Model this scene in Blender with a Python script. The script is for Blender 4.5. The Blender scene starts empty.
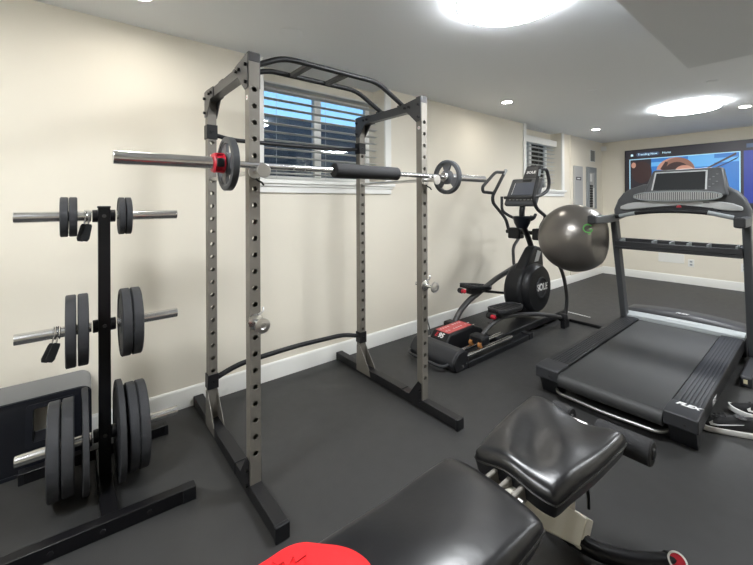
import bpy, bmesh, math, random
from mathutils import Vector as V, Matrix as M
random.seed(4)
PI = math.pi
scene = bpy.context.scene
COL = scene.collection

# ------------------------------------------------------------------ materials
def nodes_of(name):
    m = bpy.data.materials.new(name); m.use_nodes = True
    nt = m.node_tree
    return m, nt, nt.nodes['Principled BSDF']

def mat(name, col, rough=.5, metal=0., bump=0., bscale=60., var=0., vscale=6., coat=0., spec=.5, stretch=None, rvar=0.):
    m, nt, b = nodes_of(name)
    b.inputs['Base Color'].default_value = (*col, 1)
    b.inputs['Roughness'].default_value = rough
    b.inputs['Metallic'].default_value = metal
    b.inputs['Coat Weight'].default_value = coat
    b.inputs['Specular IOR Level'].default_value = spec
    tc = nt.nodes.new('ShaderNodeTexCoord')
    src = tc.outputs['Object']
    if stretch:
        mp = nt.nodes.new('ShaderNodeMapping'); mp.inputs['Scale'].default_value = stretch
        nt.links.new(src, mp.inputs['Vector']); src = mp.outputs['Vector']
    if bump:
        n = nt.nodes.new('ShaderNodeTexNoise'); n.inputs['Scale'].default_value = bscale; n.inputs['Detail'].default_value = 4
        bp = nt.nodes.new('ShaderNodeBump'); bp.inputs['Strength'].default_value = bump; bp.inputs['Distance'].default_value = .01
        nt.links.new(src, n.inputs['Vector']); nt.links.new(n.outputs['Fac'], bp.inputs['Height'])
        nt.links.new(bp.outputs['Normal'], b.inputs['Normal'])
    if var:
        n = nt.nodes.new('ShaderNodeTexNoise'); n.inputs['Scale'].default_value = vscale; n.inputs['Detail'].default_value = 6
        mx = nt.nodes.new('ShaderNodeMix'); mx.data_type = 'RGBA'
        mx.inputs[6].default_value = (*[c*(1-var) for c in col], 1); mx.inputs[7].default_value = (*[min(1, c*(1+var)) for c in col], 1)
        nt.links.new(src, n.inputs['Vector']); nt.links.new(n.outputs['Fac'], mx.inputs[0]); nt.links.new(mx.outputs[2], b.inputs['Base Color'])
    if rvar:
        n = nt.nodes.new('ShaderNodeTexNoise'); n.inputs['Scale'].default_value = 14
        mr = nt.nodes.new('ShaderNodeMapRange'); mr.inputs[3].default_value = rough-rvar; mr.inputs[4].default_value = rough+rvar
        nt.links.new(src, n.inputs['Vector']); nt.links.new(n.outputs['Fac'], mr.inputs[0]); nt.links.new(mr.outputs[0], b.inputs['Roughness'])
    return m

def emit(name, col, s):
    m, nt, b = nodes_of(name)
    b.inputs['Base Color'].default_value = (*[c*.3 for c in col], 1)
    b.inputs['Emission Color'].default_value = (*col, 1); b.inputs['Emission Strength'].default_value = s
    b.inputs['Roughness'].default_value = .4
    return m

def srgb(r, g, b):
    f = lambda c: (c/255/12.92) if c <= 10 else ((c/255+.055)/1.055)**2.4
    return (f(r), f(g), f(b))

MT = dict(
    wall=mat('wall_paint', srgb(226, 220, 206), .75, bump=.04, bscale=220, var=.012, vscale=2),
    ceil=mat('ceiling_paint', srgb(234, 237, 240), .9, bump=.03, bscale=240),
    soffit=mat('ceiling_paint_shaded', srgb(222, 225, 228), .9, bump=.03, bscale=240),  # ceiling paint made darker, shade under the soffit put into the colour
    trim=mat('trim_paint', srgb(232, 232, 228), .4),
    floor=mat('rubber_floor', srgb(50, 50, 50), .5, bump=.12, bscale=420, var=.16, vscale=9, spec=.36, rvar=.05),
    steel_grey=mat('grey_powder_coat', srgb(124, 120, 113), .45, .4, bump=.02, bscale=500),
    black_steel=mat('black_powder_coat', srgb(27, 27, 29), .42, .0, spec=.3, bump=.02, bscale=500),
    black_gloss=mat('black_gloss_steel', srgb(15, 15, 18), .35, 0., spec=.3),
    char_steel=mat('charcoal_steel', srgb(72, 72, 73), .4, .3, bump=.02, bscale=500),
    chrome=mat('chrome', (.68, .68, .68), .24, 1., rvar=.04),
    satin=mat('satin_chrome', (.62, .61, .6), .3, 1.),
    satin_dk=mat('dull_steel', (.30, .30, .29), .4, 1.),
    rubber=mat('plate_rubber', srgb(54, 55, 58), .6, spec=.3, bump=.1, bscale=90, var=.12, vscale=20),
    iron=mat('grey_cast_iron', srgb(98, 99, 102), .45, .3, bump=.08, bscale=120),
    rubber_rim=mat('black_rubber_rim', srgb(58, 60, 63), .5, bump=.05, bscale=120),
    foam=mat('black_foam', srgb(30, 30, 32), .8, bump=.25, bscale=300),
    plastic=mat('black_plastic', srgb(24, 25, 28), .42, spec=.32, bump=.04, bscale=400),
    upright=mat('upright_grey_plastic', srgb(74, 76, 79), .45, spec=.35, bump=.03, bscale=400),
    plastic_m=mat('dark_grey_plastic', srgb(47, 48, 51), .42, spec=.35, bump=.04, bscale=400),
    grip=mat('grip_rubber', srgb(34, 35, 38), .55, bump=.1, bscale=300),
    navy=mat('navy_plastic', srgb(12, 16, 25), .4, spec=.3),
    panel_black=mat('black_moulded_plastic', srgb(10, 13, 21), .45, spec=.25, bump=.04, bscale=250),
    panel_edge=mat('grey_panel_edge', srgb(108, 108, 106), .6),
    red=mat('red_fabric', srgb(232, 14, 24), .7, bump=.08, bscale=240),
    red_dk=mat('dark_red_print', srgb(196, 10, 22), .6),
    redpl=mat('red_plastic', srgb(180, 30, 48), .35),
    redpanel=mat('red_panel', srgb(190, 84, 84), .45),
    white=mat('white_plastic', srgb(228, 228, 224), .45),
    lettering=mat('white_lettering', srgb(232, 232, 232), .5),
    silver=mat('silver_plastic', srgb(178, 180, 181), .42, .3),
    silver_mesh=mat('silver_mesh', srgb(176, 176, 176), .45, .3),
    silver_pale=mat('pale_silver_plastic', srgb(150, 156, 158), .55, .0),
    belt=mat('treadmill_belt', srgb(45, 46, 47), .55, bump=.15, bscale=500, var=.1, vscale=30),
    deck=mat('deck_black', srgb(13, 13, 14), .5),
    screen=mat('dark_screen', srgb(44, 46, 48), .5, spec=.15),
    screen_blue=mat('grey_blue_display', srgb(88, 92, 102), .2),
    vinyl=mat('black_vinyl', srgb(22, 22, 24), .31, bump=.17, bscale=11, rvar=.05),
    piping=mat('vinyl_piping', srgb(17, 17, 18), .35),
    cream=mat('cream_steel', srgb(205, 200, 186), .4, bump=.02, bscale=300),
    blind=mat('blind_slat', srgb(206, 206, 202), .45),
    outside=mat('dark_window_well', srgb(92, 96, 98), .9, var=.4, vscale=5),
    stone_line=mat('pale_stone', srgb(170, 172, 172), .9),
    elecgrey=mat('panel_grey_paint', srgb(174, 174, 172), .5),
    elecgrey2=mat('panel_blue_grey_paint', srgb(136, 141, 143), .5),
    vent=mat('vent_grey', srgb(140, 140, 136), .6),
    ball=mat('pearl_grey_vinyl', srgb(112, 108, 103), .3, .62, bump=.02, bscale=40),
    green=mat('green_print', srgb(94, 170, 84), .5),
    shoe=mat('black_knit', srgb(22, 22, 24), .8, bump=.3, bscale=300),
    sole=mat('white_sole', srgb(226, 226, 224), .5),
    orange=mat('orange_roller', srgb(168, 112, 60), .45),
    cord=mat('black_cord', srgb(24, 24, 26), .5),
    yellow=mat('white_yellow_sticker', srgb(225, 215, 180), .5),
    breaker=mat('black_breakers', srgb(30, 30, 28), .5, var=.6, vscale=60),
    lamp=emit('lamp_diffuser', (.95, .978, 1), 64.),
    lamp_side=emit('lamp_diffuser_side', (.95, .978, 1), 54.),
    down=emit('downlight_diffuser', (1, .95, .87), 170.),
    tv_dark=emit('tv_dark', srgb(38, 36, 42), 1.0),
    tv_blue=emit('tv_blue', srgb(44, 108, 178), 1.0),
    tv_lblue=emit('tv_light_blue', srgb(92, 160, 212), 1.0),
    tv_royal=emit('tv_royal_blue', srgb(34, 52, 138), 1.0),
    tv_line=emit('tv_frame_line', srgb(160, 205, 226), 1.0),
    tv_hair=emit('tv_brown', srgb(128, 92, 78), 1.0),
    tv_hair2=emit('tv_dark_brown', srgb(52, 36, 36), 1.0),
    tv_skin=emit('tv_skin', srgb(176, 130, 112), 1.0),
    tv_text=emit('tv_text', srgb(190, 225, 240), 1.3),
    tv_pill=emit('tv_pill', srgb(62, 78, 104), 1.0),
    bezel=mat('tv_bezel', srgb(18, 18, 20), .3),
)
def glass():
    m = bpy.data.materials.new('window_glass'); m.use_nodes = True
    nt = m.node_tree; nt.nodes.clear()
    o = nt.nodes.new('ShaderNodeOutputMaterial'); mx = nt.nodes.new('ShaderNodeMixShader')
    t = nt.nodes.new('ShaderNodeBsdfTransparent'); g = nt.nodes.new('ShaderNodeBsdfGlossy')
    t.inputs[0].default_value = (.9, .93, .95, 1); g.inputs['Roughness'].default_value = .02
    f = nt.nodes.new('ShaderNodeFresnel'); f.inputs[0].default_value = 1.5
    nt.links.new(f.outputs[0], mx.inputs[0]); nt.links.new(t.outputs[0], mx.inputs[1]); nt.links.new(g.outputs[0], mx.inputs[2])
    nt.links.new(mx.outputs[0], o.inputs[0])
    return m
MT['glass'] = glass()

# ------------------------------------------------------------------ mesh building
def rounded(pts, r, n=5, closed=False):
    pts = [V(p) for p in pts]
    if r <= 0 or len(pts) < 3: return pts
    out = []; N = len(pts)
    for i, p in enumerate(pts):
        if not closed and i in (0, N-1): out.append(p); continue
        a, b = pts[i-1], pts[(i+1) % N]
        d = min(r, (a-p).length*.48, (b-p).length*.48)
        p0 = p+(a-p).normalized()*d; p1 = p+(b-p).normalized()*d
        for k in range(n+1):
            t = k/n
            out.append(p0*(1-t)**2+p*2*t*(1-t)+p1*t*t)
    return out

class MB:
    def __init__(s): s.bm = bmesh.new(); s.mi = 0
    def mat(s, i): s.mi = i; return s
    def face(s, vs):
        try:
            f = s.bm.faces.new(vs); f.material_index = s.mi; return f
        except ValueError: return None
    def hexa(s, p):
        v = [s.bm.verts.new(q) for q in p]
        for q in ((0, 3, 2, 1), (4, 5, 6, 7), (0, 1, 5, 4), (1, 2, 6, 5), (2, 3, 7, 6), (3, 0, 4, 7)): s.face([v[i] for i in q])
        return s
    def box(s, x0, x1, y0, y1, z0, z1):
        return s.hexa([(x0, y0, z0), (x1, y0, z0), (x1, y1, z0), (x0, y1, z0), (x0, y0, z1), (x1, y0, z1), (x1, y1, z1), (x0, y1, z1)])
    def obox(s, c, size, rot=None, axes=None):
        R = rot.to_3x3() if rot else M.Identity(3)
        if axes: R = M((axes[0], axes[1], axes[2])).transposed()
        h = V(size)/2
        P = [(-1, -1, -1), (1, -1, -1), (1, 1, -1), (-1, 1, -1), (-1, -1, 1), (1, -1, 1), (1, 1, 1), (-1, 1, 1)]
        return s.hexa([V(c)+R @ V((a*h.x, b*h.y, d*h.z)) for a, b, d in P])
    def sweep(s, pts, sec, up=None, closed=False, caps=True, scales=None):
        pts = [V(p) for p in pts]; N = len(pts); rings = []
        tang = []
        for i in range(N):
            if closed: t = pts[(i+1) % N]-pts[i-1]
            else: t = pts[min(i+1, N-1)]-pts[max(i-1, 0)]
            tang.append(t.normalized())
        u = V(up) if up else (V((0, 0, 1)) if abs(tang[0].z) < .9 else V((1, 0, 0)))
        u = (u-tang[0]*u.dot(tang[0])).normalized()
        for i in range(N):
            t = tang[i]; u = (u-t*u.dot(t))
            u = u.normalized(); w = t.cross(u)
            k = scales[i] if scales else 1
            rings.append([s.bm.verts.new(pts[i]+(u*b+w*a)*k) for a, b in sec])
        n = len(sec)
        for i in range(N if closed else N-1):
            A, B = rings[i], rings[(i+1) % N]
            for j in range(n): s.face([A[j], A[(j+1) % n], B[(j+1) % n], B[j]])
        if caps and not closed: s.face(rings[0][::-1]); s.face(rings[-1])
        return s
    def tube(s, pts, r, n=12, fillet=0., closed=False, caps=True, up=None, flat=1., scales=None):
        sec = [(r*math.cos(2*PI*k/n), r*flat*math.sin(2*PI*k/n)) for k in range(n)]
        if fillet: pts = rounded(pts, fillet, 5, closed)
        return s.sweep(pts, sec, up, closed, caps, scales)
    def bar(s, pts, w, h, fillet=0., up=(0, 0, 1)):
        if fillet: pts = rounded(pts, fillet, 5)
        return s.sweep(pts, [(-w/2, -h/2), (w/2, -h/2), (w/2, h/2), (-w/2, h/2)], up)
    def prism(s, pts, ext):
        a = [s.bm.verts.new(V(p)) for p in pts]; b = [s.bm.verts.new(V(p)+V(ext)) for p in pts]; n = len(a)
        s.face(a[::-1]); s.face(b)
        for i in range(n): s.face([a[i], a[(i+1) % n], b[(i+1) % n], b[i]])
        return s
    def poly(s, pts): s.face([s.bm.verts.new(V(p)) for p in pts]); return s
    def lathe(s, prof, c, axis=(0, 0, 1), n=32, closed_prof=False):
        ax = V(axis).normalized(); u = ax.orthogonal().normalized(); w = ax.cross(u); rings = []
        for r, h in prof:
            if r < 1e-6: rings.append([s.bm.verts.new(V(c)+ax*h)])
            else: rings.append([s.bm.verts.new(V(c)+ax*h+(u*math.cos(2*PI*k/n)+w*math.sin(2*PI*k/n))*r) for k in range(n)])
        R = len(rings)
        for i in range(R if closed_prof else R-1):
            A, B = rings[i], rings[(i+1) % R]
            for k in range(n):
                k2 = (k+1) % n
                if len(A) == 1 and len(B) == 1: continue
                if len(A) == 1: s.face([A[0], B[k2], B[k]])
                elif len(B) == 1: s.face([A[k], A[k2], B[0]])
                else: s.face([A[k], A[k2], B[k2], B[k]])
        return s
    def cyl(s, p0, p1, r, n=20, r1=None):
        p0, p1 = V(p0), V(p1); L = (p1-p0).length
        return s.lathe([(0, 0), (r, 0), (r1 or r, L), (0, L)], p0, p1-p0, n)
    def ring(s, p0, p1, r, ri, n=32):
        p0, p1 = V(p0), V(p1); L = (p1-p0).length
        return s.lathe([(ri, 0), (r, 0), (r, L), (ri, L)], p0, p1-p0, n, True)
    def build(s, name, m, parent=None, at=None, bevel=0., seg=2, sub=0, angle=38):
        base = V(at) if at is not None else (V(parent['wl']) if parent is not None else V((0, 0, 0)))
        bm = s.bm
        bmesh.ops.translate(bm, verts=bm.verts, vec=-base)
        fixed = getattr(s, 'fixed', False)
        if not fixed: bmesh.ops.recalc_face_normals(bm, faces=bm.faces)
        for e in bm.edges:
            if len(e.link_faces) == 2 and e.calc_face_angle(0) > math.radians(angle): e.smooth = False
        for f in bm.faces: f.smooth = not fixed
        me = bpy.data.meshes.new(name); bm.to_mesh(me); bm.free()
        ms = m if isinstance(m, (list, tuple)) else [m]
        for k in ms: me.materials.append(MT[k] if isinstance(k, str) else k)
        o = bpy.data.objects.new(name, me); COL.objects.link(o)
        o['wl'] = list(base)
        if parent is not None:
            o.parent = parent
            o.location = base-V(parent['wl'])
        else: o.location = base
        if bevel:
            b = o.modifiers.new('bevel', 'BEVEL'); b.width = bevel; b.segments = seg; b.limit_method = 'ANGLE'; b.angle_limit = math.radians(35)
        if sub:
            b = o.modifiers.new('sub', 'SUBSURF'); b.levels = sub; b.render_levels = sub
        return o

def tag(o, label, cat, group=None):
    o['label'] = label; o['category'] = cat
    if group: o['group'] = group
    return o
def thing(name, label, cat, loc, group=None):
    o = bpy.data.objects.new(name, None); COL.objects.link(o); o.location = loc; o['wl'] = list(loc); o.empty_display_size = .1
    return tag(o, label, cat, group)
def struct(o): o['kind'] = 'structure'; return o
def dup(root, loc, label=None):
    r = root.copy(); COL.objects.link(r); r.location = loc; r['wl'] = list(loc)
    if label: r['label'] = label
    for ch in list(root.children):
        c = ch.copy(); COL.objects.link(c); c.parent = r
        for g in list(ch.children):
            d = g.copy(); COL.objects.link(d); d.parent = c
    return r
def text(name, body, size, parent, origin, ux, uy, m='lettering', depth=.0015, align='CENTER', shear=0., bold=0.):
    cu = bpy.data.curves.new(name, 'FONT'); cu.body = body; cu.size = size; cu.extrude = depth; cu.align_x = align; cu.align_y = 'CENTER'; cu.shear = shear; cu.offset = bold
    t = bpy.data.objects.new(name, cu); COL.objects.link(t)
    dg = bpy.context.evaluated_depsgraph_get(); dg.update()
    me = bpy.data.meshes.new_from_object(t.evaluated_get(dg)); bpy.data.objects.remove(t)
    me.materials.clear(); me.materials.append(MT[m])
    o = bpy.data.objects.new(name, me); COL.objects.link(o); me.name = name
    x = V(ux).normalized(); y = (V(uy)-x*V(uy).dot(x)).normalized(); z = x.cross(y)
    R = M((x, y, z)).transposed()
    base = V(origin)
    for v in me.vertices: v.co = R @ v.co
    o.parent = parent; o.location = base-V(parent['wl']); o['wl'] = list(base)
    return o

# ------------------------------------------------------------------ room shell
HC = 2.457; D = 7.69; XR = 4.3; YF = -1.8
struct(MB().box(-.3, XR+.2, YF-.2, D+.2, -.1, 0).build('floor', 'floor'))
struct(MB().box(-.3, XR+.2, YF-.2, D+.2, HC, HC+.1).build('ceiling', 'ceil'))
W1 = (1.105, 2.305); W2 = (4.92, 6.02); SILL = 1.535; REC = -.19
w = MB()
w.box(-.3, 0, YF-.2, W1[0], 0, HC); w.box(-.3, 0, W1[0], W1[1], 0, SILL-.03); w.box(-.3, 0, W1[1], W2[0], 0, HC)
w.box(-.3, 0, W2[0], W2[1], 0, SILL-.03); w.box(-.3, 0, W2[1], D+.2, 0, HC)
w.box(-.3, REC+.02, W1[0], W1[1], 2.325, HC); w.box(-.3, REC+.02, W2[0], W2[1], 2.33, HC)
struct(w.build('wall_left', 'wall'))
struct(MB().box(0, XR+.2, D, D+.2, 0, HC).build('wall_back', 'wall'))
struct(MB().box(XR, XR+.2, YF-.2, D, 0, HC).build('wall_right', 'wall'))
struct(MB().box(0, XR, YF-.2, YF, 0, HC).build('wall_front', 'wall'))
struct(MB().box(2.18, XR, YF, 3.0, 2.2, HC).build('ceiling_soffit', 'soffit'))
struct(MB().box(0, .012, 6.33, D, 0, HC).build('wall_left_return', 'wall'))
bp = [(0, 0), (.016, 0), (.016, .115), (.012, .125), (.006, .13), (0, .13)]
struct(MB().prism([(x, YF, z) for x, z in bp], (0, D-YF, 0)).build('baseboard_left', 'trim'))
struct(MB().prism([(.016, D-x, z) for x, z in bp], (XR-.016, 0, 0)).build('baseboard_back', 'trim'))

def window(n, y0, y1, top):
    g = .075
    t = MB()
    t.box(0, .02, y0-g, y0, SILL, HC); t.box(0, .02, y1, y1+g, SILL, HC)
    struct(t.build('trim_%d' % n, 'trim', bevel=.004))
    s = MB().box(-.3, .0, y0, y1, SILL-.03, SILL); s.box(.0, .045, y0-g-.03, y1+g+.03, SILL-.03, SILL)
    s.box(0, .03, y0-g-.01, y1+g+.01, SILL-.052, SILL-.03); s.box(0, .018, y0-g, y1+g, SILL-.1, SILL-.052)
    struct(s.build('trim_%d' % (n+2), 'trim', bevel=.004))
    f = MB(); X0, X1 = -.28, -.235; ym = (y0+y1)/2+(.0)
    f.box(X0, X1, y0, y0+.03, SILL, top); f.box(X0, X1, y1-.05, y1, SILL, top); f.box(X0, X1, y0+.03, y1-.05, SILL, SILL+.05)
    f.box(X0, X1, y0+.03, y1-.05, top-.02, top); f.box(X0, X1+.01, ym-.035, ym+.035, SILL+.05, top-.02)
    fr = struct(f.build('window_%d' % n, 'trim', bevel=.003))
    MB().box(-.262, -.257, y0+.03, ym-.035, SILL+.05, top-.02).build('glass_pane', 'glass', fr)
    MB().box(-.262, -.257, ym+.035, y1-.05, SILL+.05, top-.02).build('glass_pane', 'glass', fr)
window(1, W1[0], W1[1], 2.325)
window(2, W2[0], W2[1], 2.33)
# window well outside
ww = MB().box(-1.1, -.95, .2, 7.4, .8, 2.26); ww.box(-1.1, -.3, .0, .2, .8, 2.26); ww.box(-.95, -.3, .2, 7.4, .7, .8)
struct(ww.build('wall_window_well', 'outside'))

def blind(y0, y1, ztop, valance, label, pitch=.066, cx=-.105, xs=-.115):
    r = thing('window_blind', label, 'blind', (xs, (y0+y1)/2, SILL), 'window blinds')
    if valance: MB().box(xs-.045, xs+.05, y0+.004, y1-.004, ztop, ztop+.1).build('valance', 'white', r, bevel=.004)
    else: MB().box(xs-.03, xs+.03, y0+.004, y1-.004, ztop, ztop+.014).build('headrail', 'blind', r, bevel=.003)
    z = ztop-.05
    a = math.radians(7)
    while z > SILL+.06:
        m = MB(); pts = []
        for k in range(5):
            t = (k/4-.5)*.05; pts.append((xs+t*math.cos(a), t*math.sin(a)+.0025*(1-(2*k/4-1)**2)))
        m.prism([(x, y0+.01, z+q) for x, q in pts]+[(x, y0+.01, z+q-.003) for x, q in pts[::-1]], (0, y1-y0-.02, 0))
        m.build('slat', 'blind', r); z -= pitch
    MB().box(xs-.025, xs+.025, y0+.01, y1-.01, SILL+.001, SILL+.022).build('bottom_rail', 'blind', r, bevel=.003)
    for t in (.12, .5, .88):
        y = y0+(y1-y0)*t
        MB().tube([(xs+.027, y, SILL+.02), (xs+.027, y, ztop)], .0015, 6).build('ladder_cord', 'blind', r)
    return r
blind(W1[0], W1[1], 2.309, False, 'open horizontal blind in the window behind the power rack')
blind(W2[0], W2[1], 2.235, True, 'open horizontal blind with white valance in the window behind the elliptical')

# ------------------------------------------------------------------ ceiling fittings
def disc_light(x, y, label, HC=HC):
    r = thing('ceiling_light', label, 'light', (x, y, HC), 'large round ceiling lights')
    R = .287
    MB().lathe([(0, 0), (R-.07, 0), (R-.07, -.012), (R-.04, -.02), (R-.04, -.012), (0, -.012)], (x, y, HC), n=48).build('mounting_plate', 'white', r)
    MB().lathe([(R-.05, -.012), (R-.006, -.016), (R, -.034), (R-.05, -.034)], (x, y, HC), n=64, closed_prof=True).build('glow_ring', 'lamp_side', r)
    MB().lathe([(R+.003, -.034), (R+.004, -.05), (R-.006, -.05), (R-.006, -.034)], (x, y, HC), n=64, closed_prof=True).build('rim', 'silver', r)
    MB().lathe([(R-.006, -.036), (R-.007, -.048), (R-.06, -.052), (0, -.054)], (x, y, HC), n=64).build('diffuser', 'lamp', r)
disc_light(1.688, 1.765, 'large round white ceiling light above the power rack, cut by the photo top')
disc_light(1.718, 5.45, 'large round white ceiling light above the television end of the room')
disc_light(1.62, -.95, 'large round white ceiling light behind the camera')
disc_light(3.4, 4.2, 'added round ceiling light, unseen at the right, brightening walls and ceiling')  # added lamp out of view, lifts the right wall and ceiling bounce
def downlight(x, y, label):
    r = thing('downlight', label, 'light', (x, y, HC), 'recessed downlights')
    MB().lathe([(.05, -.001), (.072, -.001), (.07, -.007), (.052, -.01)], (x, y, HC), n=32, closed_prof=True).build('trim_ring', 'white', r)
    MB().lathe([(.052, -.004), (.03, -.007), (0, -.007)], (x, y, HC), n=32).build('diffuser', 'down', r)
downlight(.494, 3.653, 'small recessed downlight over the wall between the two windows')
downlight(.489, 6.104, 'small recessed downlight by the second window, near the electrical panels')
downlight(2.134, 5.988, 'small recessed downlight at the right edge, beside the big round light')
downlight(.44, .27, 'small recessed downlight just above the weight tree')
downlight(.45, -1.2, 'small recessed downlight behind the camera')
tag(MB().lathe([(.072, 0), (.076, -.004), (.06, -.006), (0, -.006)], (.522, 1.083, HC), n=40).build('ceiling_speaker', 'ceil', at=(.522, 1.083, HC)), 'flat round ceiling cover plate above the power rack', 'ceiling cover')
for x, y, l in ((1.27, 3.947, 'small pale round sprinkler cap in the middle of the ceiling'), (2.069, 4.497, 'small pale round sprinkler cap beside the soffit corner')):
    tag(MB().lathe([(.042, 0), (.042, -.006), (.03, -.01), (0, -.01)], (x, y, HC), n=28).build('sprinkler_cap', 'ceil', at=(x, y, HC)), l, 'sprinkler cap')

# ------------------------------------------------------------------ wall fittings
xw = .012
r = thing('electrical_panel', 'plain grey electrical panel door with small black label', 'electrical panel', (xw, 6.58, 1.6))
MB().box(xw, xw+.03, 6.42, 6.74, 1.22, 1.955).build('panel_door', 'elecgrey', r, bevel=.004)
MB().box(xw+.03, xw+.032, 6.47, 6.67, 1.715, 1.77).build('name_plate', 'bezel', r)
MB().box(xw+.032, xw+.033, 6.51, 6.63, 1.733, 1.752).build('plate_print', 'lettering', r)
r = thing('breaker_panel', 'grey framed breaker panel with open strip of switches', 'electrical panel', (xw, 7.17, 1.6))
f = MB(); f.box(xw, xw+.03, 6.94, 7.04, 1.22, 1.965).box(xw, xw+.03, 7.27, 7.34, 1.22, 1.965).box(xw, xw+.03, 7.04, 7.27, 1.87, 1.965)
f.build('panel_frame', 'elecgrey2', r, bevel=.004)
MB().box(xw, xw+.016, 7.04, 7.27, 1.22, 1.87).build('dead_front', 'elecgrey', r)
for k in range(9):
    z = 1.63-.045*k
    MB().box(xw+.016, xw+.03, 7.07, 7.17, z-.019, z+.019).build('breaker', 'breaker', r, bevel=.003)
MB().box(xw+.016, xw+.018, 7.07, 7.17, 1.71, 1.85).build('paper_label', 'white', r)
MB().box(xw+.016, xw+.019, 7.19, 7.26, 1.24, 1.6).build('circuit_list', 'white', r)
r = thing('wall_vent', 'small grey louvred vent above the electrical panels', 'vent', (xw, 7.22, 2.18))
MB().box(xw, xw+.006, 7.11, 7.33, 2.07, 2.285).build('vent_plate', 'white', r)
for k in range(9): MB().obox((xw+.01, 7.22, 2.09+k*.0215), (.012, .18, .006), M.Rotation(.5, 3, 'Y')).build('louvre', 'vent', r)
MB().box(xw+.006, xw+.007, 7.13, 7.31, 2.08, 2.275).build('vent_back', 'vent', r)
o = MB().prism([(xw, D, 2.30), (xw+.075, D, 2.30), (xw, D-.075, 2.30)], (0, 0, .09)).build('motion_sensor', 'white', at=(xw, D, 2.3), bevel=.008)
tag(o, 'small white motion sensor high in the far corner', 'sensor')
tag(MB().box(.885, 1.235, D-.008, D, .325, .475).build('access_plate', 'white', at=(1.06, D, .4), bevel=.003), 'blank white plate low on the back wall', 'wall plate')
def outlet(x0, z, label):
    r = thing('wall_outlet', label, 'outlet', (x0, D, z), 'back wall outlets')
    MB().box(x0-.04, x0+.04, D-.006, D, z-.062, z+.062).build('cover_plate', 'white', r, bevel=.003)
    for dz in (-.025, .025): MB().box(x0-.017, x0+.017, D-.009, D-.005, z+dz-.014, z+dz+.014).build('socket', 'silver_pale', r, bevel=.002)
outlet(1.323, .345, 'white wall outlet right of the blank plate on the back wall')
outlet(1.95, .35, 'white wall outlet beside the right treadmill upright on the back wall')
r = thing('floor_register', 'thin white slotted strip on the floor beyond the elliptical', 'floor vent', (.815, 4.64, 0))
for k in range(11):
    t = k/10; x = .68+.275*t; y = 4.655-.03*t
    MB().box(x-.009, x+.009, y-.012, y+.012, 0, .004).build('slot_bar', 'white', r)

# television
tv = thing('television', 'large wall-mounted flat television showing a menu with blue picture', 'television', (1.35, D, 1.2))
X0, X1, Z0, Z1 = .40, 2.32, 1.18, 2.262
MB().box(X0, X1, D-.055, D-.002, Z0, Z1).build('casing', 'bezel', tv, bevel=.004)
s = MB(); yy = [D-.056]
def rect(x0, x1, z0, z1, m):
    s.mat(m); yy[0] -= .0006; y = yy[0]
    s.poly([(x0, y, z0), (x1, y, z0), (x1, y, z1), (x0, y, z1)])
def shape(pts, m):
    s.mat(m); yy[0] -= .0006; s.poly([(x, yy[0], z) for x, z in pts])
def blob(cx, cz, rx, rz, m, a0=0, a1=2*PI, n=24): shape([(cx+rx*math.cos(a0+(a1-a0)*k/n), cz+rz*math.sin(a0+(a1-a0)*k/n)) for k in range(n)], m)
rect(X0+.015, X1-.015, Z0+.015, Z1-.012, 0)
PZ0, PZ1, PX0, PX1 = 1.32, 2.098, .475, 1.915
rect(PX0, PX1, PZ0, PZ1, 4)
rect(PX0+.014, PX1-.014, PZ0+.014, PZ1-.014, 1)
rect(PX0+.014, .80, PZ0+.014, PZ1-.014, 0)
rect(.80, PX1-.014, 1.95, 2.02, 2)
rect(1.30, 1.62, 1.9, 2.084, 2)
blob(.66, 1.86, .15, .19, 6); blob(.54, 1.99, .035, .05, 7)
blob(1.13, 1.86, .255, .218, 7, 0, PI); blob(1.16, 1.85, .225, .222, 5, 0, PI); blob(1.15, 1.83, .17, .17, 6, .1, PI-.1); blob(1.25, 1.84, .12, .1, 7, 0, PI)
shape([(.93, 1.9), (.99, 1.86), (1.04, 2.0), (1.0, 2.02)], 6)
for k in (0, 1): shape([(1.50+.1*k, 1.86), (1.545+.1*k, 1.86), (1.87+.03*k, 2.05-.03*k), (1.87, 2.084-.1*k)], 6)
rect(1.95, X1-.015, 1.32, 2.098, 3)
shape([(.6+q[0], 2.17+q[1]) for q in [(0, -.03), (.3, -.03), (.325, 0), (.3, .03), (0, .03), (-.025, 0)]], 9)
rect(.50, .535, 2.15, 2.185, 8)
rect(1.98, 2.28, 2.14, 2.2, 9)
scr = s.build('screen', ['tv_dark', 'tv_blue', 'tv_lblue', 'tv_royal', 'tv_line', 'tv_hair', 'tv_hair2', 'tv_skin', 'tv_text', 'tv_pill'], tv)
for body, x in (('Trending Now', .75), ('Home', 1.02), ('Watch', 2.13)):
    text('menu_text', body, .048, scr, (x, D-.073, 2.17), (1, 0, 0), (0, 0, 1), 'tv_text', .0006)

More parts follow.
